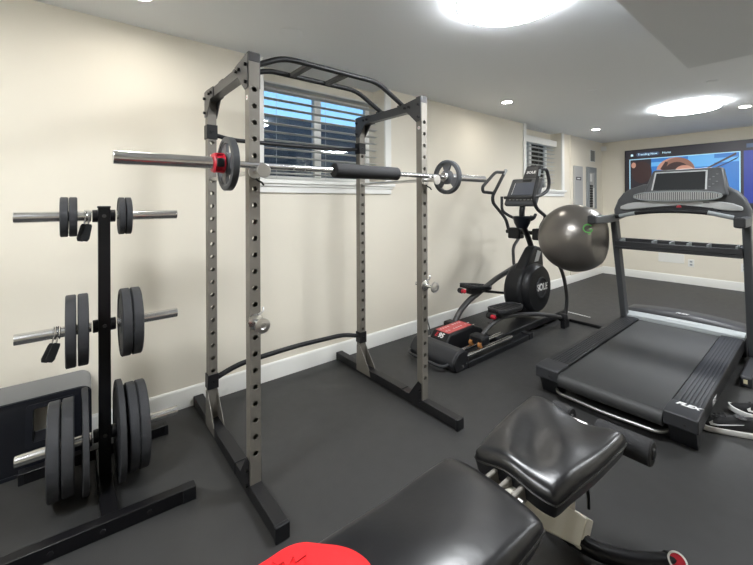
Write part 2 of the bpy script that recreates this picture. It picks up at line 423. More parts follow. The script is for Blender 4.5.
# ------------------------------------------------------------------ power rack
YL, YR = (.614, .664), (1.737, 1.787)
XB, XF = (.325, .375), (1.006, 1.056)
HS = .0762; HR = .0125
rack = thing('power_rack', 'tall grey steel power rack with black feet and pull-up bars', 'power rack', (.69, 1.2, 0))
def upright(x0, x1, y0, y1, z0, z1, hz):
    m = MB(); bm = m.bm; yc = (y0+y1)/2; h = (y1-y0)/2
    for x in (x0, x1):
        edges = [z0]
        for z in hz: edges += [z-h, z+h]
        edges.append(z1)
        for i in range(0, len(edges), 2):
            a, b = edges[i], edges[i+1]
            if b-a > 1e-5: m.poly([(x, y0, a), (x, y1, a), (x, y1, b), (x, y0, b)])
        for z in hz:
            n = 16; C_, S_ = [], []
            for k in range(n):
                t = 2*PI*k/n+PI/4; c, s_ = math.cos(t), math.sin(t); q = max(abs(c), abs(s_))
                C_.append(bm.verts.new((x, yc+HR*c, z+HR*s_))); S_.append(bm.verts.new((x, yc+h*c/q, z+h*s_/q)))
            sx = .006 if x == x0 else -.006
            I_ = [bm.verts.new((x+sx, v.co.y, v.co.z)) for v in C_]
            for k in range(n):
                k2 = (k+1) % n
                m.face([C_[k], C_[k2], S_[k2], S_[k]]); m.face([C_[k], C_[k2], I_[k2], I_[k]])
    for y in (y0, y1): m.poly([(x0, y, z0), (x1, y, z0), (x1, y, z1), (x0, y, z1)])
    m.poly([(x0, y0, z1), (x1, y0, z1), (x1, y1, z1), (x0, y1, z1)])
    for f in bm.faces:
        f.normal_update(); c = f.calc_center_median()
        if abs(f.normal.x) > .9 and (f.normal.x > 0) != (c.x > (x0+x1)/2): f.normal_flip()
        elif abs(f.normal.y) > .9 and len(f.verts) == 4 and f.calc_area() > .01 and (f.normal.y > 0) != (c.y > yc): f.normal_flip()
    m.fixed = True
    return m
ZT = 2.048
hzF = [.2045+HS*k for k in range(23)]; hzB = [.3494+HS*k for k in range(20)]
HZ_SPOOL = hzF[0]+HS*7   # .774
rod_z = hzF[0]+HS*16+.0  # 1.46
def bolt(m_parent, p, d, r_=.009, l=.012):
    p = V(p); d = V(d)
    MB().cyl(p, p+d*l, r_, 6).build('bolt', 'black_gloss', m_parent)
for (ya, yb) in (YL, YR):
    sgn = -1
    ft = MB().box(.03, 1.33, ya-.004, yb+.004, .006, .0665).build('foot', 'black_steel', rack, bevel=.003)
    MB().box(1.325, 1.345, ya-.006, yb+.006, 0, .0675).build('end_cap', 'plastic', ft, bevel=.004)
    MB().box(.026, .045, ya-.006, yb+.006, 0, .0675).build('end_cap', 'plastic', ft, bevel=.004)
    MB().box(.56, .86, ya-.0065, yb+.0065, .012, .071).build('joint_sleeve', 'black_steel', ft, bevel=.002)
    upright(*XF, ya, yb, .0665, ZT, hzF).build('upright', 'steel_grey', rack)
    upright(*XB, ya, yb, .0665, ZT-.03, hzB).build('upright', 'steel_grey', rack)
    cap = MB().box(XF[0]-.002, XF[1]+.002, ya-.002, yb+.002, ZT-.04, ZT+.004).build('top_cap', 'char_steel', rack, bevel=.003)
    MB().box(XB[1]-.04, XF[0]-.002, ya, yb, 1.968, 2.022).build('top_beam', 'char_steel', rack, bevel=.002)
    for y, e in ((ya-.005, .004), (yb+.001, .004)):
        g = MB().prism([(XF[1]-.004, y, ZT), (XF[1]-.004, y, 1.89), (XF[0]+.004, y, 1.885), (XF[0]-.085, y, 1.965), (XF[0]-.13, y, 1.966), (XF[0]-.13, y, 2.024)], (0, e, 0))
        g.build('gusset_plate', 'char_steel', rack)
        g = MB().prism([(XB[0], y, 2.026), (XB[0], y, 1.875), (XB[1]-.006, y, 1.87), (XB[1]+.075, y, 1.965), (XB[1]+.13, y, 1.966), (XB[1]+.13, y, 2.024), (XB[0]+.04, y, 2.03)], (0, e, 0))
        g.build('gusset_plate', 'char_steel', rack)
        # base gussets
        MB().prism([(XF[0]-.11, y, .02), (XF[1]-.01, y, .02), (XF[1]-.01, y, .17), (XF[0]+.01, y, .18)], (0, e, 0)).build('base_gusset', 'black_steel', rack)
        MB().prism([(XB[0], y, .02), (XB[1]+.13, y, .02), (XB[1]+.11, y, .075), (XB[1]-.005, y, .225), (XB[0]+.005, y, .225)], (0, e, 0)).build('base_gusset', 'steel_grey', rack)
    for x, z in ((XF[0]+.03, 1.995), (XF[0]+.03, 1.915), (XF[0]-.1, 1.995), (XF[0]-.06, 1.995), (XB[1]+.1, 1.995), (XB[1]+.06, 1.995), (XB[0]+.02, 1.985), (XB[0]+.02, 1.9), (XF[0]+.03, .13), (XF[0]+.03, .06)):
        bolt(rack, (x, ya-.005, z), (0, -1, 0))
    MB().lathe([(0, .0005), (.012, .0005), (.012, 0)], (XF[0]+.025, ya, 1.845), (0, -1, 0), 20).build('warning_sticker', ['white'], rack)
    MB().prism([(XF[0]+.025+.006*math.cos(a), ya-.0006, 1.845+.006*math.sin(a)) for a in (PI/2, PI/2+2.09, PI/2+4.19)], (0, -.0004, 0)).build('sticker_mark', 'redpl', rack)
YM = (YL[1]+YR[0])/2
for x in (.855, .617):
    MB().tube([(x, YL[1]-.02, 2.028), (x, .875, 2.145), (x, 1.53, 2.145), (x, YR[0]+.02, 2.028)], .0155, 14, fillet=.07).build('pull_up_bar', 'black_steel', rack)
    for y in (YL[1]-.022, YR[0]+.022): MB().box(x-.035, x+.035, y-.024, y+.024, 2.022, 2.03).build('mounting_plate', 'char_steel', rack)
for y in (1.04, 1.29): MB().box(.617, .855, y-.018, y+.018, 2.133, 2.157).build('grip_rung', 'char_steel', rack, bevel=.003)
# rear bars
MB().tube([(XB[0]+.02, YL[1]-.01, 1.775), (XB[0]+.02, .77, 1.753), (XB[0]+.02, 1.2, 1.757), (XB[0]+.02, 1.6, 1.765), (XB[0]+.02, YR[0]+.01, 1.78)], .0135, 12, fillet=.08).build('rear_crossbar', 'black_steel', rack)
MB().tube([(XB[0]+.02, YL[1]-.01, .285), (XB[0]+.02, .80, .335), (XB[0]+.02, 1.2, .35), (XB[0]+.02, 1.6, .335), (XB[0]+.02, YR[0]+.01, .29)], .016, 12, fillet=.14).build('rear_crossbar', 'black_steel', rack)
for (ya, yb) in (YL, YR):
    for z in (1.785, .285):
        MB().box(XB[0]-.006, XB[1]+.006, ya-.006, yb+.006, z-.043, z+.043).build('bar_bracket', 'black_steel', rack, bevel=.003)
        bolt(rack, (XB[1]+.006, (ya+yb)/2, z), (1, 0, 0), .007, .006)

# safety rods with disc ends + spool pegs (lift out of the rack)
rod_z = hzF[16]; print('rod z', rod_z, 'spool', hzF[7])
for yc, l in ((.639, 'long chrome safety rod with disc end through left rack uprights, under barbell'), (1.762, 'long chrome safety rod with disc end through right rack uprights, under barbell')):
    zr = hzF[17]
    r = thing('safety_rod', l, 'safety rod', (XF[1], yc, zr), 'safety rods holding the barbell')
    MB().cyl((.29, yc, zr), (1.165, yc, zr), .0105, 16).build('rod', 'satin', r)
    MB().cyl((1.158, yc, zr), (1.168, yc, zr), .031, 32).build('end_disc', 'satin', r, bevel=.002)
    MB().ring((1.058, yc, zr), (1.066, yc, zr), .03, .0105, 28).build('flange', 'satin', r)
    MB().tube([(1.07, yc+.0, zr-.03), (1.075, yc+.01, zr-.042), (1.082, yc+.022, zr-.046), (1.09, yc+.03, zr-.062)], .0042, 8, fillet=.01).build('locking_pin', 'black_steel', r)
for yc, zz, l in ((.639, hzF[8], 'chrome double-disc peg low on the left front upright of the rack'), (1.762, hzF[8], 'chrome double-disc peg low on the right front upright of the rack')):
    r = thing('rack_peg', l, 'rack peg', (XF[1], yc, zz), 'barbell pegs low on the front uprights')
    MB().lathe([(0, 0), (.035, 0), (.035, .006), (.022, .012), (0, .012)], (XF[1]+.0005, yc, zz), (1, 0, 0), 32).build('flange', 'chrome', r)
    MB().cyl((XF[0]-.03, yc, zz), (1.137, yc, zz), .0115, 18).build('shaft', 'chrome', r)
    MB().lathe([(0, 0), (.033, 0), (.034, .005), (.033, .011), (.014, .014), (.012, .012), (0, .012)], (1.137, yc, zz), (1, 0, 0), 36).build('end_disc', 'satin', r)
    MB().tube([(XF[1]+.01, yc+.012, zz+.03), (XF[1]+.02, yc+.03, zz+.045), (XF[1]+.01, yc+.033, zz+.06)], .005, 8, fillet=.01).build('locking_pin', 'satin', r)

# ------------------------------------------------------------------ barbell and its load
BX, BZ = 1.112, hzF[17]+.0252
bar = thing('barbell', 'long chrome barbell lying across the front of the power rack', 'barbell', (BX, 1.22, BZ))
MB().cyl((BX, .55, BZ), (BX, 1.90, BZ), .0145, 20).build('shaft', 'chrome', bar)
def ring_groove(y): return MB().ring((BX, y, BZ), (BX, y+.004, BZ), .0152, .0143, 20)
for y in (.80, .86, 1.55): ring_groove(y).build('knurl_mark', 'satin', bar)
for y0, y1, ycol in ((.107, .535, .529), (1.905, 2.335, 1.893)):
    MB().cyl((BX, y0, BZ), (BX, y1, BZ), .0248, 28).build('sleeve', 'chrome', bar, bevel=.002)
    MB().cyl((BX, ycol-.010, BZ), (BX, ycol+.010, BZ), .032, 28).build('sleeve_collar', 'chrome', bar, bevel=.003)
r = thing('barbell_pad', 'thick black foam pad wrapped round the barbell', 'barbell pad', (BX, 1.25, BZ))
MB().lathe([(.0153, 0), (.034, 0), (.038, .004), (.038, .436), (.034, .44), (.0153, .44)], (BX, 1.03, BZ), (0, 1, 0), 36, True).build('foam', 'foam', r)
MB().tube([(BX-.038, 1.04, BZ+.003), (BX-.038, 1.46, BZ+.003)], .0018, 6).build('seam', 'cord', r)

def plate_mesh(R, th, holes, ri=.0255, n=60, web=.55, hub=.048, rim=.78, ofs=0.):
    bm = bmesh.new(); radii = [ri, hub, hub+.006, rim*R-.006, rim*R, R-.005, R]
    T = [th*.85, th*.7, th*web, th*.75, th, th*.86]
    def hole(i, j):
        if not holes or j != 2: return False
        a = ((i+.5)/n+ofs) % (1/3)*3
        return .22 < a < .78
    def P(r, a, y): return bm.verts.new((r*math.cos(a), y, r*math.sin(a)))
    def quad(a, b, c, d):
        f = bm.faces.new([a, b, c, d]); f.material_index = 0; return f
    for i in range(n):
        a0, a1 = 2*PI*i/n, 2*PI*(i+1)/n
        for j in range(6):
            if hole(i, j): continue
            r0, r1 = radii[j], radii[j+1]; t = T[j]/2
            m = 1 if j >= 4 else 0
            t0 = t
            t1 = T[j]/2
            if j == 5: t0, t1 = th/2, th*.40
            for sg in (-1, 1):
                f = quad(P(r0, a0, sg*t0), P(r1, a0, sg*t1), P(r1, a1, sg*t1), P(r0, a1, sg*t0)); f.material_index = m
            # inner / outer walls
            prev = 0 if j == 0 or hole(i, j-1) else (T[j-1]/2 if j-1 != 5 else th*.4)
            if j == 0 or hole(i, j-1) or abs(prev-t0) > 1e-6:
                for sg in (-1, 1):
                    f = quad(P(r0, a0, sg*prev), P(r0, a1, sg*prev), P(r0, a1, sg*t0), P(r0, a0, sg*t0)); f.material_index = m
            nx = 0 if j == 5 or hole(i, j+1) else None
            if nx == 0:
                f = quad(P(r1, a0, -t1), P(r1, a1, -t1), P(r1, a1, t1), P(r1, a0, t1)); f.material_index = m
            for ii, aa in ((i-1, a0), (i+1, a1)):
                if hole(ii % n, j): quad(P(r0, aa, -t), P(r1, aa, -t), P(r1, aa, t), P(r0, aa, t))
    m = MB(); m.bm.free(); m.bm = bm
    bmesh.ops.remove_doubles(bm, verts=bm.verts, dist=1e-5)
    return m
GB = 'plates loaded on the barbell'
pm = plate_mesh(.114, .03, True, web=.45, hub=.042, rim=.83)
p1 = pm.build('weight_plate', ['iron', 'rubber_rim'], at=(0, 0, 0)); p1.location = (BX, .503, BZ-.0006)
tag(p1, 'spoked grey weight plate with black rim on left barbell end behind red collar', 'weight plate', GB)
p2 = p1.copy(); COL.objects.link(p2); p2.location = (BX, 1.921, BZ-.0006); p2.rotation_euler = (0, .5, 0)
p2['label'] = 'spoked grey weight plate with black rim on right barbell end beyond rack'
# red lock collar
r = thing('barbell_collar', 'red plastic lock collar on left sleeve of the barbell', 'barbell collar', (BX, .463, BZ))
MB().lathe([(.0255, 0), (.038, 0), (.042, .005), (.042, .011), (.037, .012), (.037, .033), (.042, .034), (.042, .044), (.0255, .045)], (BX, .441, BZ), (0, 1, 0), 20, True).build('collar_ring', 'redpl', r)
MB().box(BX+.026, BX+.046, .448, .478, BZ-.018, BZ+.018).build('lever', 'plastic', r, bevel=.005)
for dz in (-.042, .036): MB().box(BX-.01, BX+.025, .445, .482, BZ+dz*.93, BZ+dz*.93+.007).build('clamp_tab', 'redpl', r, bevel=.002)

# ------------------------------------------------------------------ weight tree
TX, TY = .484, .112
tree = thing('weight_tree', 'black steel weight tree with three rows of chrome pegs', 'weight tree', (TX, TY, 0))
MB().box(TX-.024, TX+.024, TY-.024, TY+.024, .05, 1.342).build('post', 'black_gloss', tree, bevel=.003)
MB().box(TX-.026, TX+.026, TY-.026, TY+.026, 1.336, 1.346).build('post_cap', 'plastic', tree, bevel=.003)
TZ = (1.298, .767, .238)
for z in TZ:
    for sg in (-1, 1):
        pg = MB().cyl((TX, TY+sg*.05, z), (TX, TY+sg*.315, z), .0237, 28).build('peg', 'chrome', tree, bevel=.002)
        MB().cyl((TX, TY+sg*.024, z), (TX, TY+sg*.045, z), .03, 24).build('peg_flange', 'black_gloss', tree, bevel=.002)
    MB().cyl((TX+.024, TY, z), (TX+.03, TY, z), .009, 6).build('bolt', 'char_steel', tree)
ff = MB()
c0, c1 = V((.857, .425, .03)), V((.815, -.235, .03))
d = (c1-c0).normalized()
ff.bar([c0, c1], .05, .06); fo = ff.build('front_foot', 'black_gloss', tree, bevel=.003)
MB().bar([c0-d*.004, c0+d*.05], .054, .0608).build('end_cap', 'plastic', fo, bevel=.003)
for t in (.18, .34, .5): MB().cyl(c0+d*t*1+V((.025, 0, 0)), c0+d*t+V((.031, 0, 0)), .01, 6).build('bolt', 'black_steel', fo)
rf = MB().box(.205, .255, -.21, .42, .0, .055).build('rear_foot', 'black_gloss', tree, bevel=.003)
for y in (-.212, .40): MB().box(.203, .257, y, y+.022, 0, .0565).build('end_cap', 'plastic', rf, bevel=.003)
MB().box(.255, .826, TY-.03, TY+.03, .004, .052).build('base_beam', 'black_gloss', tree, bevel=.003)
GP = 'rubber plates on the weight tree'
def mk(R, th): return plate_mesh(R, th, False, web=.8, rim=.86, hub=.05).build('weight_plate', ['rubber', 'rubber'], at=(0, 0, 0))
spec = []
for z, R, rows in ((TZ[0], .092, [(-.035, .03, 'small plate at left on the top peg of the weight tree, outer of two'), (-.003, .03, 'small left plate on the weight tree top peg, inner, beside a spring clip'),
                              (.181, .025, 'small plate just right of the weight tree post on the top peg'), (.209, .025, 'small plate at right on the top peg of the weight tree, outer of two')]),
                (TZ[1], .165, [(-.013, .039, 'medium plate left on the middle peg of the weight tree, next to hanging clip'), (.031, .039, 'medium plate left on the middle peg of the weight tree, nearer the post'),
                               (.194, .04, 'medium plate right on the middle peg of the weight tree, nearer the post'), (.238, .04, 'medium plate right on the middle peg of the weight tree, outermost')]),
                (TZ[2], .207, [(-.073, .044, 'thick large plate on the bottom left peg of the weight tree, outermost'), (-.024, .044, 'thick large plate on the bottom left peg of the weight tree, middle of three'),
                               (.216, .04, 'thick large plate on the bottom right peg of the weight tree, middle of three'), (.259, .04, 'thick large plate on the bottom right peg of the weight tree, outermost')]),
                (TZ[2], .233, [(.037, .024, 'thin tall plate on the bottom left peg of the weight tree, against the post'), (.170, .026, 'thin tall plate on the bottom right peg of the weight tree, against the post')])):
    for i, (y, th, l) in enumerate(rows):
        if i == 0: src = mk(R, th); o = src
        else: o = src.copy(); COL.objects.link(o); o.scale = (1, th/rows[0][1], 1)
        o.location = (TX, y, z-.0016)
        o.rotation_euler = (0, random.uniform(0, 1), 0)
        tag(o, l, 'weight plate', GP)
def spring(yc, z, ang, label):
    r = thing('spring_collar', label, 'spring collar', (TX, yc, z), 'spring collars on the weight tree')
    pts = [(TX+.0275*math.cos(t), yc-.012+.024*t/(2*PI*3.2), z+.0275*math.sin(t)) for t in [k*2*PI/20 for k in range(65)]]
    MB().tube(pts, .003, 6).build('coil', 'chrome', r)
    for k, (dy, dx) in enumerate(((-.010, .030), (.004, .038))):
        a = V((TX+dx, yc+dy, z-.03)); dr = V((.15, math.sin(ang)*(1 if k == 0 else .9), -math.cos(ang))).normalized()
        MB().tube([a+V((-.006, 0, .02)), a+dr*.03], .003, 6).build('prong', 'chrome', r)
        MB().sweep([a+dr*.006, a+dr*.016, a+dr*.075, a+dr*.088], [(-.0145, -.004), (.0145, -.004), (.0145, .004), (-.0145, .004)], (1, 0, 0), scales=[.75, 1, 1.1, .7]).build('grip', 'plastic', r, bevel=.002)
spring(.05, TZ[0], -.22, 'spring collar with black grips beside post on top peg of weight tree')
spring(-.062, TZ[1], -.38, 'spring collar with black grips hanging at left end of middle peg')

# black panel leaning on the wall
def lean(y, t, dx): # t 0 bottom..1 top ; dx thickness
    if dx < -.05: return V((.125-.10*t, y, .412*t))
    return V((.172-.085*t, y, .345*t))+V((dx, 0, 0))
def rrect(y0, y1, t0, t1, ry, rt, n=6, corners=(1, 1, 1, 1)):
    out = []
    for (cy, ct, a0, on) in ((y1-ry, t1-rt, 0, corners[0]), (y0+ry, t1-rt, PI/2, corners[1]), (y0+ry, t0+rt, PI, corners[2]), (y1-ry, t0+rt, 1.5*PI, corners[3])):
        for k in range(n+1):
            a = a0+PI/2*k/n; out.append((cy+ry*math.cos(a), ct+rt*math.sin(a)))
    return out
pan = thing('leaning_panel', 'black moulded panel with cut-out leaning on wall behind weight tree', 'panel', (.16, -.3, 0))
outer = rrect(-.62, .072, 0, 1, .05, .11); inner = rrect(-.165, -.03, .40, .84, .012, .03)
m = MB()
for dx in (0, -.06):
    A = [m.bm.verts.new(lean(y, t, dx)) for y, t in outer]; B = [m.bm.verts.new(lean(y, t, dx)) for y, t in inner]
    # bridge with matched counts
    n = len(A)
    for k in range(n): m.face([A[k], A[(k+1) % n], B[(k+1) % n], B[k]])
    if dx == 0: A0, B0 = A, B
    else:
        m.mat(1)
        for k in range(n): m.face([A0[k], A0[(k+1) % n], A[(k+1) % n], A[k]])
        m.mat(0)
        for k in range(n): m.face([B0[k], B0[(k+1) % n], B[(k+1) % n], B[k]])
m.build('panel_body', ['panel_black', 'panel_edge'], pan)
rimo = rrect(-.615, .067, .012, .988, .047, .105); rimi = rrect(-.60, .052, .05, .95, .04, .09)
m = MB(); A = [m.bm.verts.new(lean(y, t, .006)) for y, t in rimo]; B = [m.bm.verts.new(lean(y, t, .006)) for y, t in rimi]
A2 = [m.bm.verts.new(lean(y, t, -.002)) for y, t in rimo]; B2 = [m.bm.verts.new(lean(y, t, -.002)) for y, t in rimi]
for k in range(len(A)):
    j = (k+1) % len(A); m.face([A[k], A[j], B[j], B[k]]); m.face([A[k], A[j], A2[j], A2[k]]); m.face([B[k], B[j], B2[j], B2[k]])
m.build('raised_rim', 'navy', pan)
io = rrect(-.195, .0, .33, .91, .018, .05); ii = rrect(-.167, -.028, .395, .845, .012, .03)
m = MB(); A = [m.bm.verts.new(lean(y, t, .005)) for y, t in io]; B = [m.bm.verts.new(lean(y, t, .005)) for y, t in ii]
A2 = [m.bm.verts.new(lean(y, t, -.002)) for y, t in io]; B2 = [m.bm.verts.new(lean(y, t, -.002)) for y, t in ii]
for k in range(len(A)):
    j = (k+1) % len(A); m.face([A[k], A[j], B[j], B[k]]); m.face([A[k], A[j], A2[j], A2[k]]); m.face([B[k], B[j], B2[j], B2[k]])
m.build('opening_frame', 'navy', pan)

# ------------------------------------------------------------------ elliptical trainer
ell = thing('elliptical_trainer', 'black elliptical trainer with red rear panel standing along the window wall', 'elliptical trainer', (.63, 3.3, 0))
prof = [(2.31, 0), (2.285, .05), (2.295, .10), (2.345, .155), (2.42, .165), (2.475, .13), (2.48, .03), (2.46, 0)]
hb = MB().prism([(.355, y, z) for y, z in prof], (.5, 0, 0)).build('rear_housing', 'plastic_m', ell, bevel=.022, seg=3)
MB().prism([(.84, y*.96+2.385*.04, z*.93+.004) for y, z in prof], (.025, 0, 0)).build('side_cap', 'plastic', hb, bevel=.008)
for y, z in ((2.40, .035), (2.44, .05)): MB().cyl((.864, y, z), (.868, y, z), .008, 12).build('screw', 'chrome', hb)
MB().tube([(.38, 2.30, .055), (.39, 2.245, .05), (.44, 2.225, .05), (.74, 2.225, .05), (.79, 2.245, .05), (.80, 2.30, .055)], .013, 10, fillet=.03).build('carry_handle', 'plastic_m', ell)
cp = [(2.40, .03), (2.455, .155), (2.50, .205), (2.83, .215), (2.95, .17), (3.02, .09), (3.03, .03)]
cv = MB().prism([(.45, y, z) for y, z in cp], (.20, 0, 0)).build('drive_cover', 'plastic', ell, bevel=.012)
MB().prism([(.475, 2.505, .2065), (.475, 2.835, .2155), (.475, 2.835, .2185), (.475, 2.505, .2095)], (.15, 0, 0)).build('red_panel', 'redpanel', ell)
for i in range(9):
    for j in range(4):
        y = 2.53+i*.033; x = .495+j*.035
        if (i+j) % 5 == 4: continue
        MB().prism([(x, y, .2098+(y-2.505)*.0273), (x+.016, y+.006, .2098+(y-2.505)*.0273), (x+.02, y+.017, .2103+(y-2.505)*.0273), (x+.004, y+.012, .2103+(y-2.505)*.0273)], (0, 0, .0006)).build('panel_print', 'lettering', ell) if j in (0, 2) else None
nrm = V((0, -.05, .045)).normalized()
text('model_number', '95', .06, ell, V((.56, 2.478, .1805))+nrm*.004, (1, 0, 0), (0, .045, .05), 'lettering', .001, shear=.25, bold=.0015)
text('model_number', 'E', .056, ell, V((.51, 2.478, .1805))+nrm*.004, (1, 0, 0), (0, .045, .05), 'redpl', .001, shear=.25, bold=.0015)
for xs_ in ((.75, .856), (.37, .44)):
    MB().box(xs_[0]-.012, xs_[1]+.012, 2.46, 3.42, .0, .05).build('rail_frame', 'plastic', ell, bevel=.006)
    for x in xs_: MB().cyl((x, 2.45, .10), (x, 3.12, .10), .0165, 16).build('roller_rail', 'chrome', ell)
# stabilisers
MB().box(.38, .845, 3.43, 3.50, .0, .055).build('stabilizer', 'black_steel', ell, bevel=.006)
MB().box(.84, .868, 3.425, 3.505, 0, .06).build('stabilizer_cap', 'plastic', ell, bevel=.006)
MB().box(.36, 1.34, 4.29, 4.40, .0, .032).build('front_stabilizer', 'plastic', ell, bevel=.006)
MB().box(.50, .78, 3.0, 4.42, .03, .10).build('main_beam', 'plastic', ell, bevel=.01)
# pedal arms
def pedal(cx, y0, y1, z0, z1, nm):
    p = thing_part = None
    w_ = .092; pts = []
    m = MB()
    for s_ in range(2): pass
    L = V((0, y1-y0, z1-z0)); u = L.normalized(); nn = V((1, 0, 0)).cross(u)
    c = V((cx, (y0+y1)/2, (z0+z1)/2)); hl = L.length/2
    outl = [(-.06, -hl), (.06, -hl), (w_, -hl+.05), (w_, hl-.09), (.055, hl), (-.055, hl), (-w_, hl-.09), (-w_, -hl+.05)]
    def P3(a, b, h): return c+V((a, 0, 0))+u*b+nn*h
    m.prism([P3(a, b, -.02) for a, b in outl], nn*.03)
    o = m.build('pedal', 'plastic', ell, bevel=.008)
    r_ = MB().tube(rounded([P3(a*.96, b*.98, .014) for a, b in outl], .03, 4, True), .009, 8, closed=True)
    r_.build('pedal_rim', 'plastic_m', o)
    for k in range(5): MB().obox(P3(0, -hl*.55+k*hl*.27, .012), (.12, .012, .004), axes=(V((1, 0, 0)), u, nn)).build('tread', 'grip', o)
    MB().cyl(P3(-.02, -hl-.005, -.05), P3(.022, -hl-.005, -.05), .02, 18).build('adjuster_knob', 'redpl', o, bevel=.006)
    MB().cyl(P3(-.07, -hl+.015, -.05), P3(-.02, -hl+.0, -.05), .027, 18).build('adjuster_housing', 'plastic', o, bevel=.006)
    MB().obox(P3(0, -.03, -.045), (.06, .2, .06), axes=(V((1, 0, 0)), u, nn)).build('pedal_bracket', 'plastic_m', o, bevel=.01)
pedal(.80, 2.92, 3.33, .362, .345, 'right')
pedal(.42, 2.99, 3.38, .515, .45, 'left')
MB().tube([(.79, 2.70, .15), (.79, 2.86, .235), (.80, 3.02, .285), (.83, 3.25, .275), (.88, 3.5, .245), (.92, 3.75, .19), (.92, 3.97, .125)], .02, 14, fillet=.1).build('pedal_arm', 'char_steel', ell)
MB().tube([(.42, 2.80, .13), (.42, 2.90, .27), (.42, 3.05, .36), (.42, 3.25, .42), (.42, 3.55, .52), (.40, 3.85, .57), (.34, 4.06, .58)], .028, 14, fillet=.1).build('pedal_arm', 'char_steel', ell)
MB().tube([(.42, 3.3, .42), (.46, 3.6, .36), (.48, 3.85, .3)], .014, 10).build('link_rod', 'black_steel', ell)
for x0, x1, y in ((.73, .875, 2.70), (.345, .48, 2.80)):
    MB().box(x0, x1, y-.05, y+.055, .125, .205).build('roller_carriage', 'plastic', ell, bevel=.018)
    for x in (x0+.025, x1-.03):
        MB().lathe([(0, -.014), (.024, -.014), (.02, 0), (.024, .014), (0, .014)], (x, y-.045, .136), (1, 0, 0), 20).build('roller_wheel', 'orange', ell)
# flywheel shroud
def circ(cy, cz, r_, a0, a1, n): return [(cy+r_*math.cos(math.radians(a0+(a1-a0)*k/n)), cz+r_*math.sin(math.radians(a0+(a1-a0)*k/n))) for k in range(n+1)]
sh = circ(3.80, .40, .285, -150, 210, 40)[:-1]
MB().prism([(.575, y, z) for y, z in ((3.60, .55), (3.66, .66), (3.86, .845), (3.92, .868), (4.0, .85), (4.05, .80), (4.085, .55))], (.115, 0, 0)).build('mast_shroud', 'plastic', ell, bevel=.02, seg=3)
body = MB().prism([(.51, y, z) for y, z in sh], (.21, 0, 0)).build('flywheel_shroud', 'plastic', ell, bevel=.045, seg=4)
MB().lathe([(.0, .0), (.262, .0), (.255, .04), (.232, .066), (.12, .078), (0, .078)], (.72, 3.80, .432), (1, 0, 0), 56).build('side_cover', 'plastic', ell)
MB().lathe([(.0, .0), (.112, .0), (.108, .012), (.098, .013), (.095, .006), (0, .006)], (.798, 3.805, .445), (1, 0, 0), 44).build('emblem_disc', 'plastic_m', ell)
text('brand_lettering', 'SOLE', .098, ell, (.809, 3.805, .452), (0, 1, 0), (0, 0, 1), 'lettering', .001, bold=.003)
MB().prism([(.6885, 3.86, .70), (.6885, 3.94, .70), (.6885, 4.0, .80), (.6885, 3.93, .82)], (.006, 0, 0)).build('silver_trim', 'silver', ell)
# mast, cup holder, pivots, console
MX = .61
MB().tube([(MX, 4.0, .74), (MX, 3.90, .93), (MX, 3.77, 1.10), (MX+.01, 3.72, 1.25), (MX+.01, 3.78, 1.38)], .030, 16, fillet=.08).build('mast', 'plastic', ell)
MB().tube([(.33, 3.90, 1.01), (.76, 3.90, 1.01)], .022, 12).build('pivot_axle', 'black_steel', ell)
for x0, x1 in ((.37, .52), (.665, .765)): MB().box(x0, x1, 3.85, 3.96, .935, 1.06).build('pivot_cover', 'plastic', ell, bevel=.014)
MB().lathe([(0, -.125), (.055, -.125), (.08, -.075), (.098, .0), (.09, .0), (.072, -.07), (.05, -.115), (0, -.115)], (MX+.035, 3.69, 1.20), (0, 0, 1), 28).build('cup_holder', 'navy', ell)
MB().tube([(MX+.08, 3.63, 1.195), (MX+.17, 3.64, 1.19), (MX+.18, 3.70, 1.195), (MX+.09, 3.77, 1.20)], .01, 8, fillet=.03).build('phone_tray', 'navy', ell)
cn = V((0, -.84, .54)); cu_ = V((0, .54, .84)); ex = V((1, 0, 0))
c = V((.625, 3.79, 1.465))
con = MB().obox(c-cu_*.008-ex*.01, (.365, .345, .055), axes=(ex, cu_, -cn)).build('console', 'upright', ell, bevel=.018, seg=3)
MB().obox(c+cn*.029+cu_*.02, (.27, .155, .004), axes=(ex, cu_, -cn)).build('display', 'screen_blue', con)
for q in (-1, 1): MB().obox(c+cn*.03+cu_*.02+ex*.13*q, (.004, .15, .004), axes=(ex, cu_, -cn)).build('display_edge', 'lettering', con)
for k in range(7): MB().lathe([(0, .004), (.013, .004), (.014, 0)], c+cn*.028-cu_*.115+ex*(-.13+.043*k), cn, 14).build('button', 'silver_pale' if k % 2 else 'silver', con)
MB().obox(c+cn*.03+cu_*.13, (.1, .028, .004), axes=(ex, cu_, -cn)).build('speaker_slot', 'bezel', con)
c2 = c+cu_*.255-cn*.015
hd = MB().obox(c2, (.175, .21, .04), axes=(ex, cu_, -cn)).build('tablet_holder', 'plastic_m', con, bevel=.02, seg=3)
text('brand_lettering', 'SOLE', .046, hd, c2+cn*.0215, ex, cu_, 'lettering', .0008, bold=.001)
MB().obox(c2+cu_*.088+cn*.02, (.07, .02, .012), axes=(ex, cu_, -cn)).build('holder_clip', 'plastic_m', hd, bevel=.004)
